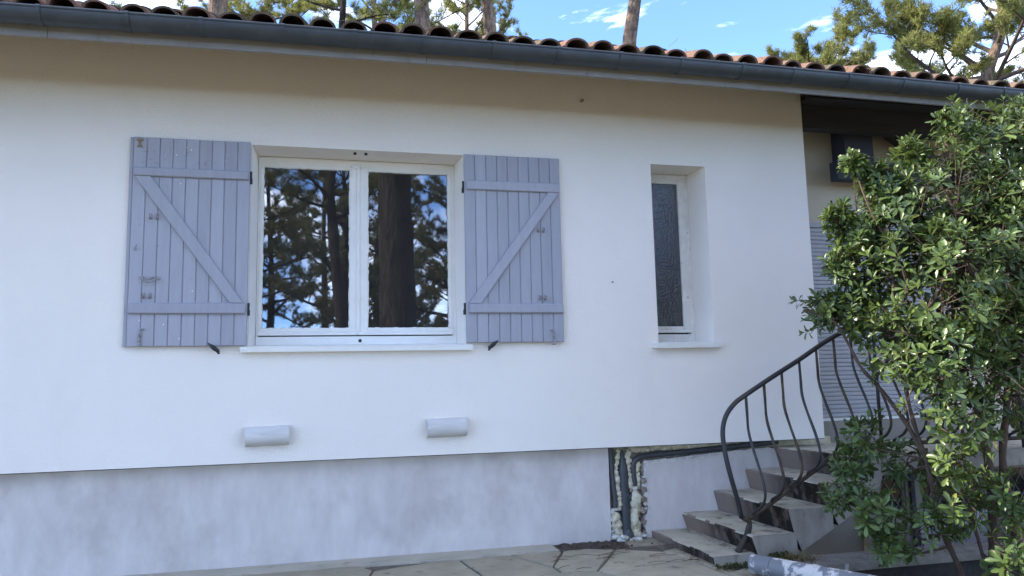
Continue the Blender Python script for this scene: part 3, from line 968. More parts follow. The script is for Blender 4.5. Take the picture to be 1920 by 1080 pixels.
gu = MB()
n = 60
for layer, r in ((0, GRAD), (1, GRAD - .004)):
    for i in range(n + 1):
        gu.v += gutter_ring(lerp(RX0, RX1, i / n), r)
for layer in (0, 1):
    for i in range(n):
        for k in range(16):
            a_ = layer * 17 * (n + 1) + i * 17 + k
            gu.f.append((a_, a_ + 1, a_ + 18, a_ + 17))
gutter = gu.build('gutter', MT['zinc'], house, smooth=True, fix=False)
MB().tube([(x, GC[0] - GRAD + .004, GC[1] + bow(x) * .9 + .006) for x in [lerp(RX0, RX1, i / 60) for i in range(61)]], .0105, 10).build('gutter_bead', MT['zinc'], gutter, smooth=True)
for x in [.9397 * v for v in (-3.0, -2.43, -1.883, -1.33, -.846, -.288, .231, .752, 1.296, 1.82, 2.352, 2.888, 3.455, 3.942, 4.49, 5.054, 5.641, 6.149, 6.7, 7.25, 7.8, 8.35)]:
    mb = MB()
    for dx in (-.013, .013):
        mb.v += gutter_ring(x + dx, GRAD + .0065, 0, 172, 360)
    for dx in (-.013, .013):
        mb.v += gutter_ring(x + dx, GRAD + .0005, 0, 172, 360)
    for k in range(16):
        mb.f += [(k, k + 1, 17 + k + 1, 17 + k), (k, 34 + k, 34 + k + 1, k + 1), (17 + k, 17 + k + 1, 51 + k + 1, 51 + k)]
    mb.tube([(x - .013, GC[0] - GRAD + .004, GC[1] + bow(x) * .9 + .006), (x + .013, GC[0] - GRAD + .004, GC[1] + bow(x) * .9 + .006)], .0145, 10)
    mb.build('gutter_bracket', MT['zinc'], gutter, smooth='auto', fix=False)

# --- canal tiles
def canal(r0, r1, L, t=.018, sag=1.0, n=10, m=5, up=True):
    """half-round tile running along +y, wide end at y=0"""
    mb = MB()
    for lay in (0, 1):
        for i in range(m + 1):
            r = lerp(r0, r1, i / m) - lay * t
            for k in range(n + 1):
                th = math.pi * k / n
                s = math.sin(th)
                mb.v.append((-r * math.cos(th), L * i / m, (r * s * sag) * (1 if up else -1)))
    q = (n + 1) * (m + 1)
    for i in range(m):
        for k in range(n):
            a_ = i * (n + 1) + k
            mb.f += [(a_, a_ + 1, a_ + n + 2, a_ + n + 1), (q + a_, q + a_ + n + 1, q + a_ + n + 2, q + a_ + 1)]
    for i in (0, m):
        for k in range(n):
            a_ = i * (n + 1) + k
            mb.f.append((a_, a_ + 1, q + a_ + 1, q + a_))
    for k in (0, n):
        for i in range(m):
            a_ = i * (n + 1) + k
            mb.f.append((a_, a_ + n + 1, q + a_ + n + 1, q + a_))
    return mb


cover = canal(.095, .076, .44, sag=.74).mesh('cover_tile', MT['tile'], smooth='auto')
chan = canal(.066, .080, .44, sag=.75, up=False).mesh('channel_tile', MT['tile'], smooth='auto')
EXPO = .35
TA = math.atan(PITCH_T)
rest = MB()
cv, cf = canal(.095, .076, .44, sag=.74, n=6, m=1).v, canal(.095, .076, .44, sag=.74, n=6, m=1).f
rg = random.Random(21)
for row in range(17):
    ncol = 84
    for c_ in range(ncol):
        x = -9.358 + .2081 * c_
        if x > RX1 - .05:
            continue
        y = -.8484 + row * EXPO * math.cos(TA)
        z = 3.812 + bow(x) + row * EXPO * math.sin(TA)
        jx, jy, jr = rg.uniform(-.010, .010), rg.uniform(-.028, .028), rg.uniform(-.03, .03)
        if row < 3 and -2.6 < x < 7.2:
            inst('cover_tile', cover, (x + jx, y + jy, z + .010 * (row > 0)), roof, (TA + .018 + rg.uniform(-.012, .012), rg.uniform(-.07, .07), jr * 1.4), (rg.uniform(.94, 1.05), 1, rg.uniform(.94, 1.08)))
            if row < 2:
                inst('channel_tile', chan, (x + .104 + jx * .5, y + .03 + jy, z + .012), roof, (TA + .018, 0, jr * .5))
        else:
            i0 = len(rest.v)
            mtx = Matrix.Translation((x + jx, y + jy, z)) @ Matrix.Rotation(TA + .018, 4, 'X')
            rest.v += [tuple(mtx @ Vector(p)) for p in cv]
            rest.f += [tuple(i0 + k for k in f_) for f_ in cf]
            if row < 2:
                mtx = Matrix.Translation((x + .104, y + .03, z + .012)) @ Matrix.Rotation(TA + .018, 4, 'X') @ Matrix.Scale(-.85, 4, (0, 0, 1))
                i0 = len(rest.v)
                rest.v += [tuple(mtx @ Vector(p)) for p in cv]
                rest.f += [tuple(i0 + k for k in f_) for f_ in cf]
kind(rest.build('upper_tiles', MT['tile'], roof, fix=False), 'stuff')
# wind-blown pine needles caught on the tiles
nd = MB()
for k in range(130):
    x = rg.uniform(-2.4, 7.2)
    if k < 14:
        x = 4.32 + rg.uniform(-.06, .14)
    p = Vector((x, rg.uniform(-.95, -.76) if k < 14 else rg.uniform(-.80, -.66), 3.875 + bow(x) + rg.uniform(-.02, .05)))
    d_ = Vector((rg.uniform(-1, 1), rg.uniform(-1, .3), rg.uniform(-.7, .2))).normalized() * rg.uniform(.06, .14)
    nd.tube([p, p + d_ * .5 + Vector((0, 0, -.005)), p + d_], .0018, 3, caps=False)
kind(nd.build('pine_litter', MT['drygrass'], roof, fix=False), 'stuff')

# --- porch
pw = MB()
PY = .45
pw.box(4.30, 6.95, PY, PY + .2, .70, 4.215)
pw.box(6.75, 6.95, PY + .2, 8.6, -.2, 4.09)
porch = pw.build('porch_wall', MT['porch'], house)
MB().box(4.40, 7.60, .03, .15, 3.665, 3.888).build('porch_beam', MT['wood'], house)
pt = MB()
pt.box(4.40, 7.65, -.15, .44, 3.889, 3.903)
pt.build('porch_ceiling', MT['wood'], house)
tr = MB()
tr.box(4.885, 6.2, .18, .30, 3.225, 3.41)
tr.build('tie_beam', MT['slateblue'], house)
MB().box(5.0, 5.325, .20, .40, 3.411, 3.79).build('hanging_post', MT['slateblue'], house)
mb = MB()
mb.prism([(5.40, 3.79), (5.62, 3.79), (6.2, 3.45), (6.2, 3.412), (6.02, 3.412)], 1, .20, .30)
mb.build('diagonal_strut', MT['wood'], house)
MB().box(7.42, 7.58, .02, .18, .70, 3.664).build('porch_post', MT['wood'], house)
rs = MB()
rs.box(4.42, 6.20, PY - .028, PY - .002, 2.79, 2.835)
roller = rs.build('roller_shutter', MT['slat'], house)
sm = MB()
w = 1.72
prof = [(.0, .0), (-.008, .004), (-.0115, .020), (-.008, .036), (.0, .0395)]
sm.prism([(y, z) for y, z in prof], 0, 0, w)
slat_me = sm.mesh('slat', MT['slat'], smooth='auto')
z = .922
while z < 2.78:
    inst('slat', slat_me, (4.45, PY - .010, z), roller)
    z += .0405
MB().box(4.40, 6.22, PY - .05, PY - .001, .893, .918).build('shutter_threshold', MT['sill'], house)
th = MB()
th.box(4.40, 6.5, .272, PY, .703, .891)
th.build('door_step', MT['basement'], house)

def soff(x):
    return .038 + (x - 3.402) * .532


# --- basement front under the landing
by = -.18
bw = MB()
BO = [(4.775, 5.055, .10, .455), (5.215, 5.90, .10, .455), (6.0, 6.6, .10, .455)]
xs = sorted({4.13, 7.6, *[v for o in BO for v in o[:2]]}); zs = [-1.25, .10, .455, .575]
for a, b, c, d in cells(xs, zs, BO):
    bw.poly([(a, by, c), (b, by, c), (b, by, d), (a, by, d)])
for a, b, c, d in BO:
    bw.poly([(a, by, c), (a, by, d), (a, by + .1, d), (a, by + .1, c)]); bw.poly([(b, by, c), (b, by + .1, c), (b, by + .1, d), (b, by, d)])
    bw.poly([(a, by, d), (b, by, d), (b, by + .1, d), (a, by + .1, d)]); bw.poly([(a, by, c), (a, by + .1, c), (b, by + .1, c), (b, by, c)])
bw.poly([(3.41, by, -1.25), (4.13, by, -1.25), (4.13, by, soff(4.13) - .004), (3.41, by, soff(3.41) - .004)])
bw.poly([(3.45, by + .3, -1.25), (7.6, by + .3, -1.25), (7.6, by + .3, .57), (4.13, by + .3, .57), (4.13, by + .3, -.2), (3.45, by + .3, -.2)])
basewall = bw.build('basement_wall', MT['basement'], house, fix=False)
MB().box(4.62, 7.6, by - .05, by - .003, .475, .574).build('basement_lintel', MT['porch'], house)
MB().box(5.085, 5.125, by - .03, by - .003, -.9, .470).build('door_post', MT['slateblue'], house)
MB().box(4.58, 4.62, by - .07, by - .003, -1.2, .40).build('door_jamb', MT['basement'], house)
for a, b, c, d in BO:
    mb = MB()
    mb.box(a, a + .02, by + .02, by + .06, c, d); mb.box(b - .02, b, by + .02, by + .06, c, d)
    mb.box(a + .02, b - .02, by + .02, by + .06, c, c + .02); mb.box(a + .02, b - .02, by + .02, by + .06, d - .02, d)
    bwin = mb.build('basement_window', MT['basement'], house)
    MB().box(a + .02, b - .02, by + .045, by + .049, c + .02, d - .02).build('pane', MT['dimpane'], bwin)
    mb = MB()
    step = .13
    k = a - (d - c)
    while k < b:
        for sg in (1, -1):
            p = [(k, c), (k + (d - c) * .62, d)] if sg == 1 else [(k, d), (k + (d - c) * .62, c)]
            (x0, z0), (x1, z1) = p
            # clip to the opening
            t0 = max(0, (a + .02 - x0) / (x1 - x0)); t1 = min(1, (b - .02 - x0) / (x1 - x0))
            if t1 > t0:
                mb.tube([(lerp(x0, x1, t0), by + .03 + .004 * sg, lerp(z0, z1, t0)), (lerp(x0, x1, t1), by + .03 + .004 * sg, lerp(z0, z1, t1))], .0035, 5)
        k += step
    mb.build('diamond_grille', MT['hardware'], bwin, fix=False)
# upright boards of the basement door below the windows
for k in range(7):
    x = 5.15 + k * .118
    MB().cbox(x + .002, x + .114, by - .028, by - .004, -1.15, .085, .004).build('door_board', MT['slat'], house)

# ------------------------------------------------------------------ stairs
st = thing('concrete_staircase', 'weathered concrete steps with mossy risers leading up to the porch', 'stairs', (3.6, -.45, 0))
SX = [3.027, 3.334, 3.648, 3.988]
SZ = [.187, .355, .522, .701]
SY0, SY1 = -1.02, .098


def soff(x):
    return .038 + (x - 3.402) * .532


def rough_prism(prof, y0, y1, seed, amp=.004, ny=14):
    """step block: the long edges are chipped and uneven"""
    rg = random.Random(seed)
    mb = MB()
    n = len(prof)
    for j in range(ny + 1):
        y = lerp(y0, y1, j / ny)
        for k, (x, z) in enumerate(prof):
            e = amp if k in (1, 2) else amp * .4
            mb.v.append((x + rg.uniform(-e, e), y + (0 if 0 < j < ny else rg.uniform(-.002, .002)), z + rg.uniform(-e, e) * .6))
    for j in range(ny):
        for k in range(n):
            mb.f.append((j * n + k, j * n + (k + 1) % n, (j + 1) * n + (k + 1) % n, (j + 1) * n + k))
    mb.f.append(tuple(range(n))); mb.f.append(tuple(ny * n + k for k in reversed(range(n))))
    return mb


def multi(o, mats, rule):
    for m_ in mats:
        o.data.materials.append(m_)
    for p in o.data.polygons:
        p.material_index = rule(p)


def step_rule(p):
    n_ = p.normal
    if n_.x < -.7:
        return 1
    if n_.y < -.7:
        return 2
    return 0


# bottom slab on the ground
o = rough_prism([(2.745, -.05), (2.735, .048), (2.742, .056), (3.44, .060), (3.44, -.05)], -.98, .094, 2).build('bottom_slab', MT['concrete'], st)
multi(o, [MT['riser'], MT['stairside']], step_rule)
for i in range(4):
    x, zt = SX[i], SZ[i]
    zb = (SZ[i - 1] if i else .06) - .002
    if i < 3:
        xe = SX[i + 1] + .05
        ze = zt
        prof = [(x + .032, zb), (x - .004, zt - .012), (x + .006, zt), (xe, zt), (xe, max(soff(xe), -.03)), (max(x + .09, 3.40), max(soff(max(x + .09, 3.40)), -.03)), (x + .05, zb - .04)]
        o = rough_prism(prof, SY0, SY1 - .001 * i, 10 + i).build('step', MT['concrete'], st)
    else:
        prof = [(x + .032, zb), (x - .004, zt - .012), (x + .006, zt), (7.6, zt), (7.6, zt - .125), (4.16, zt - .125), (4.10, soff(4.10)), (x + .09, soff(x + .09)), (x + .05, zb - .05)]
        o = rough_prism(prof, SY0, .270, 14).build('landing', MT['concrete'], st)
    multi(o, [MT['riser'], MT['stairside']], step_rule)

# ------------------------------------------------------------------ iron railing
rl = thing('stair_railing', 'black wrought iron railing with bellied balusters on the concrete steps', 'railing', (3.0, -.9, .06))
RY = -.92
sx_ = lambda x: x
hand = smooth_path([(3.005, RY, .300), (2.962, RY - .02, .455), (2.916, RY - .03, .617), (2.890, RY - .02, .772), (2.888, RY - .005, .925), (2.925, RY, 1.040), (3.000, RY, 1.127), (3.092, RY, 1.186),
                    (3.33, RY, 1.318), (3.565, RY, 1.442), (3.80, RY, 1.575), (3.96, RY, 1.648), (4.10, RY, 1.672), (4.5, RY, 1.675), (5.5, RY, 1.675), (7.4, RY, 1.675)], 5)
MB().tube(hand, .0178, 12).build('handrail', MT['iron'], rl, smooth=True)
brail = [(3.070, RY, .290), (3.26, RY, .392), (3.49, RY, .524), (3.73, RY, .656), (3.90, RY, .748), (4.0, RY, .775), (4.3, RY, .780), (7.4, RY, .780)]
MB().tube(smooth_path(brail, 4), .0165, 8).build('bottom_rail', MT['ironrust'], rl, smooth=True)
MB().tube(smooth_path([(3.015, RY, .30), (3.062, RY, .272), (3.062, RY, .235), (3.035, RY, .165), (2.985, RY, .095), (2.955, RY, .058)], 5), [.019] * 10 + [.022] * 16, 10).build('newel_foot', MT['ironrust'], rl, smooth=True)


def hz(x):
    for a, b in zip(hand, hand[1:]):
        if a.x <= x <= b.x and a.z > 1.1:
            return lerp(a.z, b.z, (x - a.x) / max(1e-6, b.x - a.x))
    return 1.675


def bz(x):
    for a, b in zip(brail, brail[1:]):
        if a[0] <= x <= b[0]:
            return lerp(a[2], b[2], (x - a[0]) / (b[0] - a[0]))
    return .78


x = 3.098
k = 0
while x < 7.3:
    t, b = hz(x), bz(x)
    H = t - b
    pr_ = [(0, 0), (.16, -.003), (.31, -.010), (.46, -.065), (.62, -.138), (.74, -.178), (.83, -.178), (.905, -.125), (.945, -.055), (.965, -.018), (1.0, 0)]
    path = smooth_path([(x + .002 * math.sin(k * 3), RY + dy, t - H * s_) for s_, dy in pr_], 4)
    rad = [.0102 + .0008 * math.sin(i * .7 + k) for i in range(len(path))]
    MB().tube(path, rad, 8).build('baluster', MT['ironrust'] if k % 3 else MT['iron'], rl, smooth=True)
    x += .157
    k += 1
for x in (4.25, 5.6, 7.2):
    MB().tube([(x, RY, .700), (x, RY, 1.672)], .013, 8).build('rail_post', MT['iron'], rl, smooth=True)

# ------------------------------------------------------------------ retaining wall with coping in front of the sunken yard
rw = thing('retaining_wall', 'low dark retaining wall with rough concrete coping under the shrub', 'wall', (5, -1.15, 0))
MB().box(3.30, 8.9, -1.255, -1.035, -1.3, -.046).build('wall_body', MT['dampwall'], rw)
o = rough_prism([(3.26, -.045), (3.26, .012), (3.30, .018), (8.9, .004), (8.9, -.045)], -1.285, -1.022, 31, .004, 6).build('coping', MT['coping'], rw)

# ------------------------------------------------------------------ things lying about
pipe = thing('loose_pipe', 'loose grey drain pipe splashed with white paint lying at the foot of the steps', 'pipe', (2.95, -1.5, 0))
A, B = Vector((2.845, -1.315, .070)), Vector((3.42, -2.42, .055))
d_ = (B - A).normalized()
mb = MB()
n = 26
path = [A.lerp(B, i / 12) for i in range(13)]
mb.tube(path, .064, n, caps=False)
mb.tube([A + d_ * .001, A + d_ * .6], .0585, n, caps=False)
i0 = len(mb.v)
for r in (.064, .0585):
    a_ = d_.orthogonal().normalized(); b_ = d_.cross(a_)
    for j in range(n):
        w = 2 * math.pi * j / n
        mb.v.append(tuple(A + (a_ * math.cos(w) + b_ * math.sin(w)) * r))
for j in range(n):
    mb.f.append((i0 + j, i0 + (j + 1) % n, i0 + n + (j + 1) % n, i0 + n + j))
mb.build('pipe_barrel', MT['splash'], pipe, smooth='auto')
C_ = A.lerp(B, .36)
MB().tube([C_ - d_ * .012, C_ + d_ * .012], .0675, n).build('pipe_collar', MT['splash'], pipe, smooth='auto')
C_ = A.lerp(B, .12)
MB().tube([C_ - d_ * .002, C_ + d_ * .002], .0648, n).build('pipe_seam', MT['pvc'], pipe, smooth='auto')
mb = MB()
mb.prism([(3.475, -.11), (3.495, -.11), (3.525, .035), (3.500, .035)], 1, -1.40, -1.394)
o = mb.build('metal_strip', MT['alu'])
tag(o, 'short grey metal strip leaning below the coping beside the loose pipe', 'strip')


def blades(mb, c, n, spread, h, rg, flat=.2, w=.0022):
    for k in range(n):
        a = rg.uniform(0, 6.283)
        p = Vector((c[0] + rg.gauss(0, spread * .4), c[1] + rg.gauss(0, spread * .25), c[2]))
        d = Vector((math.cos(a), math.sin(a) * .6, rg.uniform(flat, flat + .8))).normalized() * h * rg.uniform(.5, 1.1)
        s = Vector((-d.y, d.x, 0)).normalized() * w
        m_ = p + d * .55 + Vector((0, 0, h * .10))
        e = p + d + Vector((0, 0, -h * .12))
        mb.poly([p - s, p + s, m_ + s * .8, m_ - s * .8]); mb.poly([m_ - s * .8, m_ + s * .8, e])


rg = random.Random(6)
mb = MB()
blades(mb, (3.24, -1.10, .012), 170, .11, .12, rg, .02)
blades(mb, (3.36, -1.14, .012), 90, .12, .11, rg, .02)
o = kind(mb.build('dry_grass', MT['drygrass'], fix=False), 'stuff')
tag(o, 'dry yellow grass lying against the foot of the steps', 'grass')
mb = MB()
blades(mb, (3.20, -1.06, .0), 240, .07, .08, rg, .35, .004)
blades(mb, (2.85, -1.10, .0), 300, .14, .035, rg, .3, .004)
for k in range(40):
    lump(mb, (rg.uniform(3.12, 3.28), rg.uniform(-1.09, -1.03), rg.uniform(0, .05)), rg.uniform(.012, .026), 700 + k, 6, 5, .5)
for k in range(50):
    lump(mb, (rg.uniform(2.72, 3.05), rg.uniform(-1.15, -1.02), -.005), rg.uniform(.008, .02), 800 + k, 6, 4, .5)
o = kind(mb.build('moss', MT['moss'], fix=False), 'stuff')
tag(o, 'dark green moss and weeds at the corner of the bottom step', 'moss')
mb = MB()
for k in range(420):
    q = rg.random()
    if q < .35:
        p = (rg.uniform(2.66, 2.78), rg.uniform(-1.2, -.1), .004)
    elif q < .6:
        p = (rg.uniform(2.95, 3.06), rg.uniform(-1.0, .05), .064)
    elif q < .8:
        p = (rg.uniform(2.2, 3.15), rg.uniform(-1.6, -.2), .006)
    else:
        p = (rg.uniform(3.3, 4.6), rg.uniform(-1.26, -1.05), .020)
    a = rg.uniform(0, 6.28)
    L = rg.uniform(.004, .016)
    d = Vector((math.cos(a), math.sin(a), rg.uniform(-.1, .25))) * L
    s = Vector((-math.sin(a), math.cos(a), rg.uniform(-.2, .4))) * L * rg.uniform(.25, .7)
    P = Vector(p)
    mb.poly([P - d, P + s, P + d, P - s + Vector((0, 0, .002))])
o = kind(mb.build('leaf_litter', MT['litter'], fix=False), 'stuff')
tag(o, 'scattered brown leaf litter on the paving and lower steps', 'leaf litter')
mb = MB()
for k in range(26):      # twigs
    p = Vector((rg.uniform(1.6, 3.0), rg.uniform(-.9, -.25), .012))
    a = rg.uniform(-.6, .6)
    L = rg.uniform(.05, .22)
    e = p + Vector((math.cos(a), math.sin(a), .02)) * L
    mb.tube([p, (p + e) / 2 + Vector((0, .01, .004)), e], .0022, 4)
o = kind(mb.build('twigs', MT['branchbark'], fix=False), 'stuff')
tag(o, 'thin fallen twigs on the paving before the stairs', 'twigs')

# ------------------------------------------------------------------ the evergreen shrub
shrub = thing('evergreen_shrub', 'tall glossy leaved evergreen shrub growing in front of the porch steps', 'shrub', (4.2, -1.9, -.4))
BLOBS = [(4.38, -1.7, 2.48, .49), (4.94, -1.6, 2.81, .52), (4.05, -1.6, 2.3, .36), (3.83, -1.5, 2.01, .29), (4.41, -1.9, 2.1, .43), (4.02, -1.9, 1.88, .43), (3.63, -1.5, 1.74, .175), (3.42, -1.45, 1.78, .11),
         (3.8, -1.75, 1.53, .26), (3.94, -1.95, 1.38, .33), (4.54, -1.8, 1.6, .34), (4.37, -2.0, 1.17, .24), (3.98, -2.0, 1.04, .25), (3.64, -1.5, .89, .15), (3.5, -1.55, .69, .115), (3.35, -1.6, .52, .09),
         (3.49, -1.75, .44, .16), (3.89, -1.6, .71, .15), (3.75, -1.8, .29, .17), (3.5, -1.8, .21, .10), (4.0, -1.9, .43, .17), (4.25, -2.0, .53, .14), (4.15, -2.1, .16, .16), (3.9, -2.0, .74, .12),
         (3.86, -1.6, 2.68, .10), (3.69, -1.55, 2.81, .06), (4.15, -1.6, 2.89, .11), (4.43, -1.7, 3.08, .12), (3.56, -1.5, 2.42, .08), (5.15, -1.6, 3.2, .2), (4.9, -1.9, 2.34, .52), (4.83, -1.9, 1.55, .42), 
         (5.3, -1.6, 2.2, .5), (5.4, -1.6, 1.3, .35), (5.05, -1.55, 2.45, .40), (5.35, -1.5, 2.85, .38), (4.75, -1.6, 2.05, .34), (3.72, -1.5, 2.32, .17), (3.95, -1.55, 2.58, .2), (3.62, -1.5, 2.08, .14)]
STEMS = [([(4.10, -1.85, -.42), (4.07, -1.80, -.01), (4.0, -1.75, .27), (3.95, -1.75, .51), (3.91, -1.75, .75), (3.84, -1.75, 1.0), (3.8, -1.75, 1.25), (3.8, -1.75, 1.53), (3.79, -1.72, 1.82), (3.86, -1.68, 2.16)], .021),
         ([(3.91, -1.75, .77), (3.78, -1.72, 1.03), (3.64, -1.68, 1.24), (3.56, -1.63, 1.37), (3.51, -1.58, 1.54), (3.44, -1.55, 1.68), (3.24, -1.52, 1.77)], .017),
         ([(4.22, -1.90, -.42), (4.27, -1.85, -.02), (4.36, -1.8, .38), (4.38, -1.78, .73), (4.37, -1.75, 1.06), (4.27, -1.75, 1.35), (4.25, -1.75, 1.68), (4.24, -1.75, 2.05), (4.33, -1.72, 2.43), (4.37, -1.70, 2.98)], .038),
         ([(4.46, -1.92, -.42), (4.52, -1.85, -.04), (4.51, -1.8, .37), (4.48, -1.8, .73), (4.58, -1.78, 1.09), (4.69, -1.75, 1.49), (4.78, -1.75, 1.98), (4.79, -1.7, 2.45), (4.94, -1.65, 3.05)], .034),
         ([(4.16, -1.88, -.42), (4.22, -1.85, -.02), (4.17, -1.80, .46), (4.17, -1.80, .74), (4.19, -1.8, 1.03), (4.31, -1.8, 1.31), (4.42, -1.85, 1.9)], .015),
         ([(4.36, -1.85, .38), (4.11, -1.88, .47), (3.81, -1.8, .42), (3.52, -1.76, .42)], .008),
         ([(3.91, -1.75, .75), (3.72, -1.65, .80), (3.52, -1.58, .82), (3.38, -1.58, .62)], .007),
         ([(4.60, -1.85, -.42), (4.75, -1.8, .3), (4.9, -1.75, 1.0), (5.1, -1.7, 1.7), (5.2, -1.65, 2.5), (5.2, -1.6, 3.2)], .030)]
nodes = []
for pts, r in STEMS:
    path = smooth_path(pts, 6)
    MB().tube(path, [r * (1 - .7 * i / len(path)) + .003 * math.sin(i * 1.3) * r / .03 for i in range(len(path))], 9).build('stem', MT['stem'], shrub, smooth=True)
    nodes += path[8:] if len(path) > 20 else path[3:]
rg = random.Random(12)
tw = MB()
leaves = []          # (matrix)
LEAF_V = [(0, 0, 0), (-.11, .28, .035), (0, .30, 0), (.11, .28, .035), (-.19, .66, .05), (0, .68, .012), (.19, .66, .05), (-.11, .90, .02), (0, 1.0, -.03), (.11, .90, .02)]
LEAF_F = [(0, 2, 1), (0, 3, 2), (1, 2, 5, 4), (2, 3, 6, 5), (4, 5, 8, 7), (5, 6, 9, 8)]


def rosette(p, axis, n, L):
    axis = axis.normalized()
    a = axis.orthogonal().normalized(); b = axis.cross(a)
    f0 = rg.uniform(0, 6.28)
    for k in range(n):
        f = f0 + k * 2.4 + rg.uniform(-.3, .3)
        el = lerp(.05, 1.05, k / n) + rg.uniform(-.2, .2)
        d = (a * math.cos(f) + b * math.sin(f)) * math.cos(el) + axis * math.sin(el)
        d.z -= .10 * (1 - k / n)
        d.normalize()
        nrm = (axis - d * axis.dot(d))
        nrm = (nrm.normalized() + Vector((rg.uniform(-.35, .35), rg.uniform(-.35, .35), rg.uniform(-.2, .35)))).normalized()
        xx = d.cross(nrm).normalized()
        nn = xx.cross(d).normalized()
        l_ = L * rg.uniform(.7, 1.15) * (1 - .35 * (k / n) ** 2)
        wd = l_ * rg.uniform(.85, 1.12)
        M_ = Matrix((xx * wd, d * l_, nn * l_ * rg.uniform(.3, 2.6))).transposed().to_4x4()
        M_.translation = p + axis * (.045 * (k / n) - .02) + d * .006
        leaves.append(M_)


for bi, (bx_, by_, bz_, br) in enumerate(BLOBS):
    c = Vector((bx_, by_, bz_))
    near = min(nodes, key=lambda q: (q - c).length + max(0, q.z - c.z) * 1.5)
    if (near - c).length > .08:
        mid = (near + c) / 2 + Vector((rg.uniform(-.06, .06), rg.uniform(-.06, .06), -.04))
        tw.tube(smooth_path([near, mid, c], 4), [lerp(.010, .005, i / 8) for i in range(9)], 5, caps=False)
    cnt = int((20 + 720 * br ** 1.9) * (1 if bz_ > 1.25 else .6))
    inner = [c] + [c + Vector((rg.gauss(0, br * .35), rg.gauss(0, br * .35), rg.gauss(0, br * .35))) for _ in range(3 + int(br * 14))]
    for q in inner[1:]:
        tw.tube([c, (c + q) / 2 + Vector((rg.uniform(-.03, .03), rg.uniform(-.03, .03), 0)), q], [.005, .004, .003], 4, caps=False)
    for k in range(cnt):
        u = Vector((rg.gauss(0, 1), rg.gauss(0, 1), rg.gauss(0, 1))).normalized()
        rr = br * (rg.uniform(.35, 1.0) ** .6) * rg.choice((1, 1, 1, 1.12, 1.2))
        p = c + Vector((u.x * rr, u.y * rr * .85, u.z * rr))
        if p.z < -.3:
            continue
        q = min(inner, key=lambda s_: (s_ - p).length)
        ax = (u * .6 + Vector((0, 0, .55)) + (p - q).normalized() * .5 + Vector((rg.uniform(-.3, .3), rg.uniform(-.3, .3), 0))).normalized()
        if (p - q).length > .02:
            tw.tube([q, (p + q) / 2 + Vector((rg.uniform(-.02, .02), rg.uniform(-.02, .02), -.01)), p], [.0034, .0028, .0022], 3, caps=False)
        rosette(p, ax, rg.randint(6, 11), rg.uniform(.058, .102))
# long shoots standing out of the outline
for (a, b) in (((3.72, -1.55, 2.15), (3.69, -1.55, 2.88)), ((3.9, -1.6, 2.5), (3.87, -1.6, 2.82)), ((4.4, -1.7, 2.9), (4.45, -1.7, 3.27)), ((4.12, -1.6, 2.7), (4.17, -1.6, 3.02)), ((3.70, -1.5, 1.95), (3.54, -1.5, 2.50)),
               ((3.6, -1.5, 1.8), (3.22, -1.45, 1.84)), ((3.66, -1.5, 1.72), (3.28, -1.45, 1.62)), ((5.0, -1.6, 3.0), (5.02, -1.6, 3.35)), ((4.7, -1.65, 2.9), (4.72, -1.65, 3.12)), ((3.62, -1.5, 1.9), (3.44, -1.5, 2.12))):
    a, b = Vector(a), Vector(b)
    path = smooth_path([a, (a + b) / 2 + Vector((rg.uniform(-.03, .03), 0, .02)), b], 4)
    tw.tube(path, [lerp(.006, .002, i / (len(path) - 1)) for i in range(len(path))], 5, caps=False)
    L = (b - a).length
    k = .25
    while k < 1:
        p = a.lerp(b, k)
        rosette(p, (b - a).normalized() + Vector((0, 0, .3)), 4, .062)
        k += .055 / L
    rosette(b, (b - a), 9, .06)
for k in range(90):     # dry bare twigs inside
    c = Vector(BLOBS[rg.choice((0, 2, 4, 5, 8, 9, 10, 11))][:3])
    p = c + Vector((rg.uniform(-.35, .35), rg.uniform(-.35, .1), rg.uniform(-.35, .2)))
    d = Vector((rg.uniform(-1, .6), rg.uniform(-.6, .3), rg.uniform(-1, .5))).normalized() * rg.uniform(.12, .35)
    tw.tube([p, p + d * .5 + Vector((0, 0, .02)), p + d], [.003, .0024, .0012], 4, caps=False)
kind(tw.build('twigs', MT['stem'], shrub, fix=False), 'stuff')
LV = np.array(LEAF_V)
leaf_mb = MB(); leaf_mb.v = LEAF_V; leaf_mb.f = LEAF_F
leaf_me = leaf_mb.mesh('leaf', MT['leaf'], smooth=True, fix=False)


def show(M_):
    p = M_.translation
    v = (CAM - p)
    d2 = v.length_squared
    n_ = M_.to_3x3().col[2].normalized()
    s_ = M_.to_3x3().col[1].length ** 2 * abs(n_.dot(v.normalized())) / d2
    # deep leaves are hidden by those in front of them
    return s_ * (1.0 if p.y < -1.75 else .75) if p.x < 4.75 else 0


order = sorted(range(len(leaves)), key=lambda i: -show(leaves[i]))
for i in order[:300]:
    o = bpy.data.objects.new('leaf', leaf_me)
    loc, rot, sc_ = leaves[i].decompose()
    o.location = loc
    o.rotation_mode = 'QUATERNION'
    o.rotation_quaternion = rot
    o.scale = sc_
    finish(o, shrub)
Vs, Fs = [], []
for n_, i in enumerate(order[300:]):
    A_ = np.array(leaves[i])
    Vs.append(LV @ A_[:3, :3].T + A_[:3, 3])
Vs = np.concatenate(Vs)
nl = len(leaves) - 300
tri = []
for f_ in LEAF_F:
    tri.append((f_[0], f_[1], f_[2]))
    if len(f_) == 4:
        tri.append((f_[0], f_[2], f_[3]))
tri = np.array(tri)
F_ = (tri[None] + (np.arange(nl) * len(LEAF_V))[:, None, None]).reshape(-1, 3)
kind(np_mesh('foliage', Vs, F_, MT['leaf'], shrub, smooth=True, loc=(4.2, -1.8, 1.0)), 'stuff')

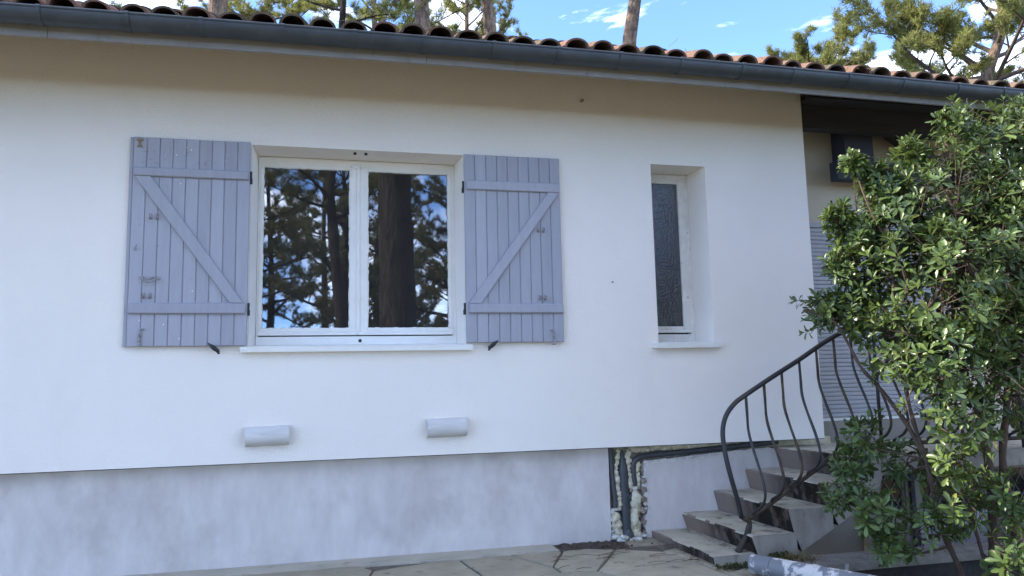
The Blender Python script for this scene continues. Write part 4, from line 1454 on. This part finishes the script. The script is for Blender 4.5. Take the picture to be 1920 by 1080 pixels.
# ------------------------------------------------------------------ pines
def needle_tufts(P, D, L, nb, width, rng):
    """P, D: (n,3) tuft points and directions; nb blades each"""
    n = len(P)
    d = D[:, None, :] * .75 + rng.normal(0, .75, (n, nb, 3))
    d[..., 2] += .22
    d /= np.linalg.norm(d, axis=2, keepdims=True)
    ln = L * rng.uniform(.7, 1.15, (n, nb, 1))
    s = np.cross(d, rng.normal(0, 1, (n, nb, 3)))
    s /= np.linalg.norm(s, axis=2, keepdims=True) + 1e-9
    b = P[:, None, :] + rng.normal(0, .03, (n, nb, 3))
    tip = b + d * ln
    v = np.stack([b - s * width, b + s * width, tip], axis=2).reshape(-1, 3)
    f = np.arange(len(v)).reshape(-1, 3)
    return v, f


def pine(label, x, y, h, r0, offs, crown_lo, spread, seed, nlimb=16, bark='bark', needles='needles', blades_=16, nlen=.17, nwid=.008, dead=6, up=.25, extra=(), group='pine trees', dens=1.0, prof=1.0):
    rg = random.Random(seed)
    rng = np.random.default_rng(seed)
    t = thing('pine_tree', label, 'tree', (x, y, 0), group)
    n = 14
    ph = rg.uniform(0, 6)

    def trunk(z):
        k = z / h
        ox = np.interp(z, [o[0] for o in offs], [o[1] for o in offs]) if offs else 0
        return Vector((x + ox + .07 * math.sin(ph + k * 9) * k, y + .12 * math.sin(ph * 2 + k * 6) * k, z))

    def tr(z):
        return r0 * (1 - .78 * (z / h) ** 1.1) * (1 + .5 * math.exp(-z / .5))
    zs_ = [h * (i / 30) for i in range(31)]
    mb = MB()
    mb.tube([trunk(z) + Vector((0, 0, -.3 if z == 0 else 0)) for z in zs_], [tr(z) * (1 + .05 * math.sin(z * 4 + ph)) for z in zs_], 14)
    mb.build('trunk', MT[bark], t, smooth=True)
    br = MB()
    P, D = [], []

    def add_tufts(path, start):
        L = sum((b - a).length for a, b in zip(path, path[1:]))
        m_ = max(2, int(L / .15 * dens))
        for i in range(m_):
            u = lerp(start, 1.0, (i + rg.random()) / m_)
            k = min(len(path) - 2, int(u * (len(path) - 1)))
            a, b = path[k], path[k + 1]
            w = u * (len(path) - 1) - k
            p = a.lerp(b, min(1, w)) + Vector((rg.gauss(0, .05), rg.gauss(0, .05), rg.gauss(0, .04)))
            P.append(tuple(p)); D.append(tuple((b - a).normalized()))

    def limb(o, d, L, r, leafy=True, depth=0):
        pts = [o]
        p = o.copy()
        dd = d.normalized()
        k = 6
        for i in range(k):
            dd = (dd + Vector((rg.uniform(-.22, .22), rg.uniform(-.22, .22), rg.uniform(-.08, .16) * (1 if leafy else .3)))).normalized()
            p = p + dd * (L / k)
            pts.append(p.copy())
        br.tube(pts, [max(.006, r * (1 - .85 * i / k)) for i in range(k + 1)], 6 if depth == 0 else 4, caps=False)
        if not leafy and depth > 0:
            return
        m_ = rg.randint(6, 9) if depth == 0 else rg.randint(3, 4)
        if depth < 2:
            for q in range(m_):
                u = lerp(.28 if depth == 0 else .3, .98, (q + rg.random()) / m_)
                kk = min(k - 1, int(u * k))
                a = pts[kk].lerp(pts[kk + 1], u * k - kk)
                t_ = (pts[kk + 1] - pts[kk]).normalized()
                side = Vector((-t_.y, t_.x, 0)).normalized() * rg.choice((-1, 1))
                nd_ = (t_ * rg.uniform(.3, .8) + side * rg.uniform(.5, 1.0) + Vector((0, 0, rg.uniform(-.05, .55)))).normalized()
                limb(a, nd_, L * rg.uniform(.22, .40) * (1.15 - .5 * u) * (1.25 if depth else 1), r * .36, leafy, depth + 1)
        if leafy and depth > 0:
            add_tufts(pts, .30 if depth == 1 else .1)
        elif leafy:
            add_tufts(pts[4:], .2)
    for i in range(nlimb):
        k = (i + rg.uniform(0, .8)) / nlimb
        z = h * lerp(crown_lo, .985, k)
        a = i * 2.4 + rg.uniform(-.5, .5)
        L = spread * (1 - .62 * k ** 1.4 * prof) * rg.uniform(.75, 1.12) * (min(1, .55 + k * 3))
        limb(trunk(z), Vector((math.cos(a), math.sin(a), up + .5 * k + rg.uniform(-.1, .15))), L, max(.03, tr(z) * .45))
    for i in range(dead):
        z = h * lerp(crown_lo * .55, crown_lo * 1.02, (i + rg.random()) / max(1, dead))
        a = rg.uniform(0, 6.28)
        limb(trunk(z), Vector((math.cos(a), math.sin(a), rg.uniform(-.1, .4))), spread * rg.uniform(.25, .55), tr(z) * .18, False)
    for (z, d, L, leafy) in extra:
        limb(trunk(z), Vector(d), L, tr(z) * .42, leafy)
    br.build('branches', MT['branchbark' if bark == 'bark' else 'dark_shaded_bark'], t, smooth=True, fix=False)
    v, f = needle_tufts(np.array(P), np.array(D), nlen, blades_, nwid, rng)
    kind(np_mesh('crown', v, f, MT[needles], t, loc=(x, y, h * .6)), 'stuff')
    return t


G1 = 'pines behind the house'
# tall clean trunks rising just behind the roof
pine('pine tree with a thick bare trunk behind the roof, leftmost of the clean trunks', -2.32, 12.5, 19, .37, [(0, 0), (19, -.3)], .72, 3.6, 41, 16, dead=0, group=G1)
pine('slim dark pine trunk behind the roof forking into long side branches', .44, 13.0, 15, .17, [(0, 0), (10, .02), (15, .4)], .70, 3.0, 42, 12, bark='dark_shaded_bark', dead=0,
     extra=[(9.5, (1.0, .1, .42), 4.2, True), (9.3, (-.8, .3, .3), 2.6, False)], group=G1)
pine('pine with pale flaking trunk above the roof right of the slim dark trunk', 2.52, 12.5, 19, .33, [(0, .5), (9, .05), (12, -.12), (19, -.5)], .74, 3.4, 43, 15, dead=0, group=G1)
pine('pine with yellow brown trunk standing at the left edge of the open sky', 4.30, 12.8, 19, .28, [(0, .3), (9, .12), (11.5, -.12), (19, -.2)], .76, 3.2, 44, 15, dead=0, group=G1)
pine('lone pine trunk leaning right in the middle of the open sky', 8.05, 12.6, 20, .31, [(0, -.5), (9.2, .0), (10.4, .05), (12.5, .42), (20, .8)], .78, 3.2, 45, 14, dead=0, group=G1)
pine('bushy pine with branches and cones at the right edge above the roof', 15.6, 8.4, 13.5, .25, [(0, -1.2), (7, -.35), (8.4, -.02), (9.5, .55), (13.5, 1.1)], .44, 4.3, 46, 34, dead=6, up=.2,
     extra=[(7.2, (-1, .1, .10), 3.6, True), (7.5, (-1, .5, .16), 3.2, True), (7.8, (-1, -.5, .2), 3.0, True), (7.9, (1, -.2, .35), 3.2, False), (8.6, (-1, -.3, .22), 3.0, True)], group=G1, blades_=26, dens=1.7, nwid=.010)
pine('small rounded pine crown peeping over the roof right of the sky', 15.2, 14.6, 11.2, .2, [], .58, 3.2, 47, 34, dead=2, up=.35, group=G1, blades_=26, prof=.7, dens=1.6, nwid=.010)
# lower crowned pines farther back on the left
for k, (lab, x, y, h, sp_, sd_) in enumerate((
        ('feathery pine crown behind the roof at the far left', -10.2, 21, 19.0, 4.2, 51),
        ('feathery pine crown behind the roof between the thick trunk and the slim dark trunk', -2.2, 24, 20.5, 4.4, 52),
        ('olive pine crown filling the gap between the slim dark trunk and the pale trunk', 2.0, 23, 19.5, 3.9, 53),
        ('loose pine crown ending at the open sky behind the yellow brown trunk', 6.0, 25, 21.0, 3.7, 54))):
    pine(lab, x, y, h, .24, [], .52, sp_, sd_, 32, dead=7, up=.18, group=G1, blades_=22, nlen=.2, nwid=.012, dens=1.3)
# pines in the garden on the camera's side: they show in the window panes and shade the facade
G2 = 'pines across the garden'
pine('huge dark pine trunk mirrored in the right window pane', 1.53, -9.0, 19, .42, [(0, .08), (5.5, -.05), (19, -.3)], .55, 4.5, 61, 18, bark='dark_shaded_bark', needles='needles_dark', dead=0, group=G2)
pine('slender curved pine mirrored in the left window pane', .36, -13.0, 12, .19, [(0, .35), (2.8, .15), (4.8, -.04), (6.5, -.14), (9, .3)], .46, 3.2, 62, 18, bark='dark_shaded_bark', needles='needles_dark', dead=7, group=G2,
     extra=[(6.2, (1, .2, .05), 2.0, True), (5.9, (-1, 0, .1), 1.8, True)])
for k, (lab, x, y, h, sp_, sd_) in enumerate((
        ('spreading pine mirrored at the left side of the left pane', -2.6, -19, 10.5, 3.6, 63),
        ('low crowned pine mirrored behind the slender pine', .9, -24, 12.0, 3.8, 64),
        ('low crowned pine mirrored right of the huge trunk', 4.6, -20, 10.5, 3.6, 65),
        ('far pine mirrored above the garden hedge', 8.0, -27, 14.0, 4.4, 66))):
    pine(lab, x, y, h, .22, [], .22, sp_, sd_, 26, bark='dark_shaded_bark', needles='needles_dark', dead=5, up=.15, group=G2, blades_=18, nlen=.2, nwid=.011)

def copy_tree(src, x, y, rz, sc, label):
    r = src.copy()
    COL.objects.link(r)
    r.location = (x, y, 0)
    r.rotation_euler = (0, 0, rz)
    r.scale = (sc, sc, sc)
    r['label'] = label
    r['group'] = 'added pine wood behind the camera'
    for ch_ in src.children:
        c2 = ch_.copy()
        COL.objects.link(c2)
        c2.parent = r
        c2.matrix_parent_inverse = ch_.matrix_parent_inverse.copy()


srcs = [o for o in list(COL.objects) if o.get('group') == G2][2:]
rg = random.Random(90)
for k, (x, y) in enumerate([(-5.6, -24), (-9.5, -27), (-14, -29), (-19, -28), (-2.2, -29), (2.6, -30), (6.3, -24.5), (11, -27), (16, -28), (4, -34), (-7, -33), (0.2, -33.5), (-23, -24), (-27, -17), (-31, -10), (20, -23), (24, -17), (28, -10)]):  # extra pines added to cut low sky light and deepen the eave gradient
    copy_tree(srcs[k % 4], x, y, rg.uniform(0, 6.28), rg.uniform(1.0, 1.25), 'dark low crowned pine of the wood behind the camera, added to block low sky light')

# ------------------------------------------------------------------ hedge and wall beyond the right end of the house
def hedge(label, x0, x1, y0, y1, h, seed, n):
    rng = np.random.default_rng(seed)
    t = thing('garden_hedge', label, 'hedge', ((x0 + x1) / 2, (y0 + y1) / 2, 0), 'garden hedges')
    p = np.stack([rng.uniform(x0, x1, n), rng.uniform(y0, y1, n), rng.uniform(0, 1, n) ** .8 * h], 1)
    p[:, 2] *= 1 + .12 * np.sin(p[:, 0] * 1.9 + p[:, 1] * 1.3)
    d = rng.normal(0, 1, (n, 3)); d /= np.linalg.norm(d, axis=1, keepdims=True)
    s = np.cross(d, rng.normal(0, 1, (n, 3))); s /= np.linalg.norm(s, axis=1, keepdims=True)
    L, W = rng.uniform(.06, .11, (n, 1)), .035
    v = np.stack([p, p + d * L * .5 + s * W, p + d * L, p + d * L * .5 - s * W], 1).reshape(-1, 3)
    kind(np_mesh('foliage', v, np.arange(len(v)).reshape(-1, 4), MT['hedge'], t, loc=((x0 + x1) / 2, (y0 + y1) / 2, 0)), 'stuff')
    mb = MB()
    rg = random.Random(seed)
    horizontal = (x1 - x0) > (y1 - y0)
    k = 0.0
    L_ = max(x1 - x0, y1 - y0)
    while k < L_:
        bx_, by_ = (x0 + k, (y0 + y1) / 2) if horizontal else ((x0 + x1) / 2, y0 + k)
        mb.tube([(bx_, by_, -.1), (bx_ + rg.uniform(-.2, .2), by_ + rg.uniform(-.2, .2), h * .5), (bx_ + rg.uniform(-.3, .3), by_ + rg.uniform(-.3, .3), h * .9)], [.03, .02, .008], 5)
        k += .6
    mb.build('stems', MT['stem'], t, fix=False)


hedge('sunlit green hedge beyond the right end of the house', 12.0, 13.4, -4.0, 9.0, 2.6, 71, 26000)
hedge('long clipped hedge across the garden, mirrored low in the window panes', -16, 16, -31.5, -30, 2.4, 72, 26000)
hedge('tall dark laurel hedge closing the garden behind the camera', -30, -16.5, -13.2, -12, 3.0, 73, 16000)
nb = thing('garden_wall', 'terracotta coloured boundary wall behind the hedge at the right', 'wall', (15.5, 3, 0))
MB().box(15.3, 15.55, -8, 14, -.2, 3.3).build('wall_body', MT['terracotta'], nb)
MB().box(15.22, 15.63, -8, 14, 3.302, 3.38).build('wall_cap', MT['tile'], nb)
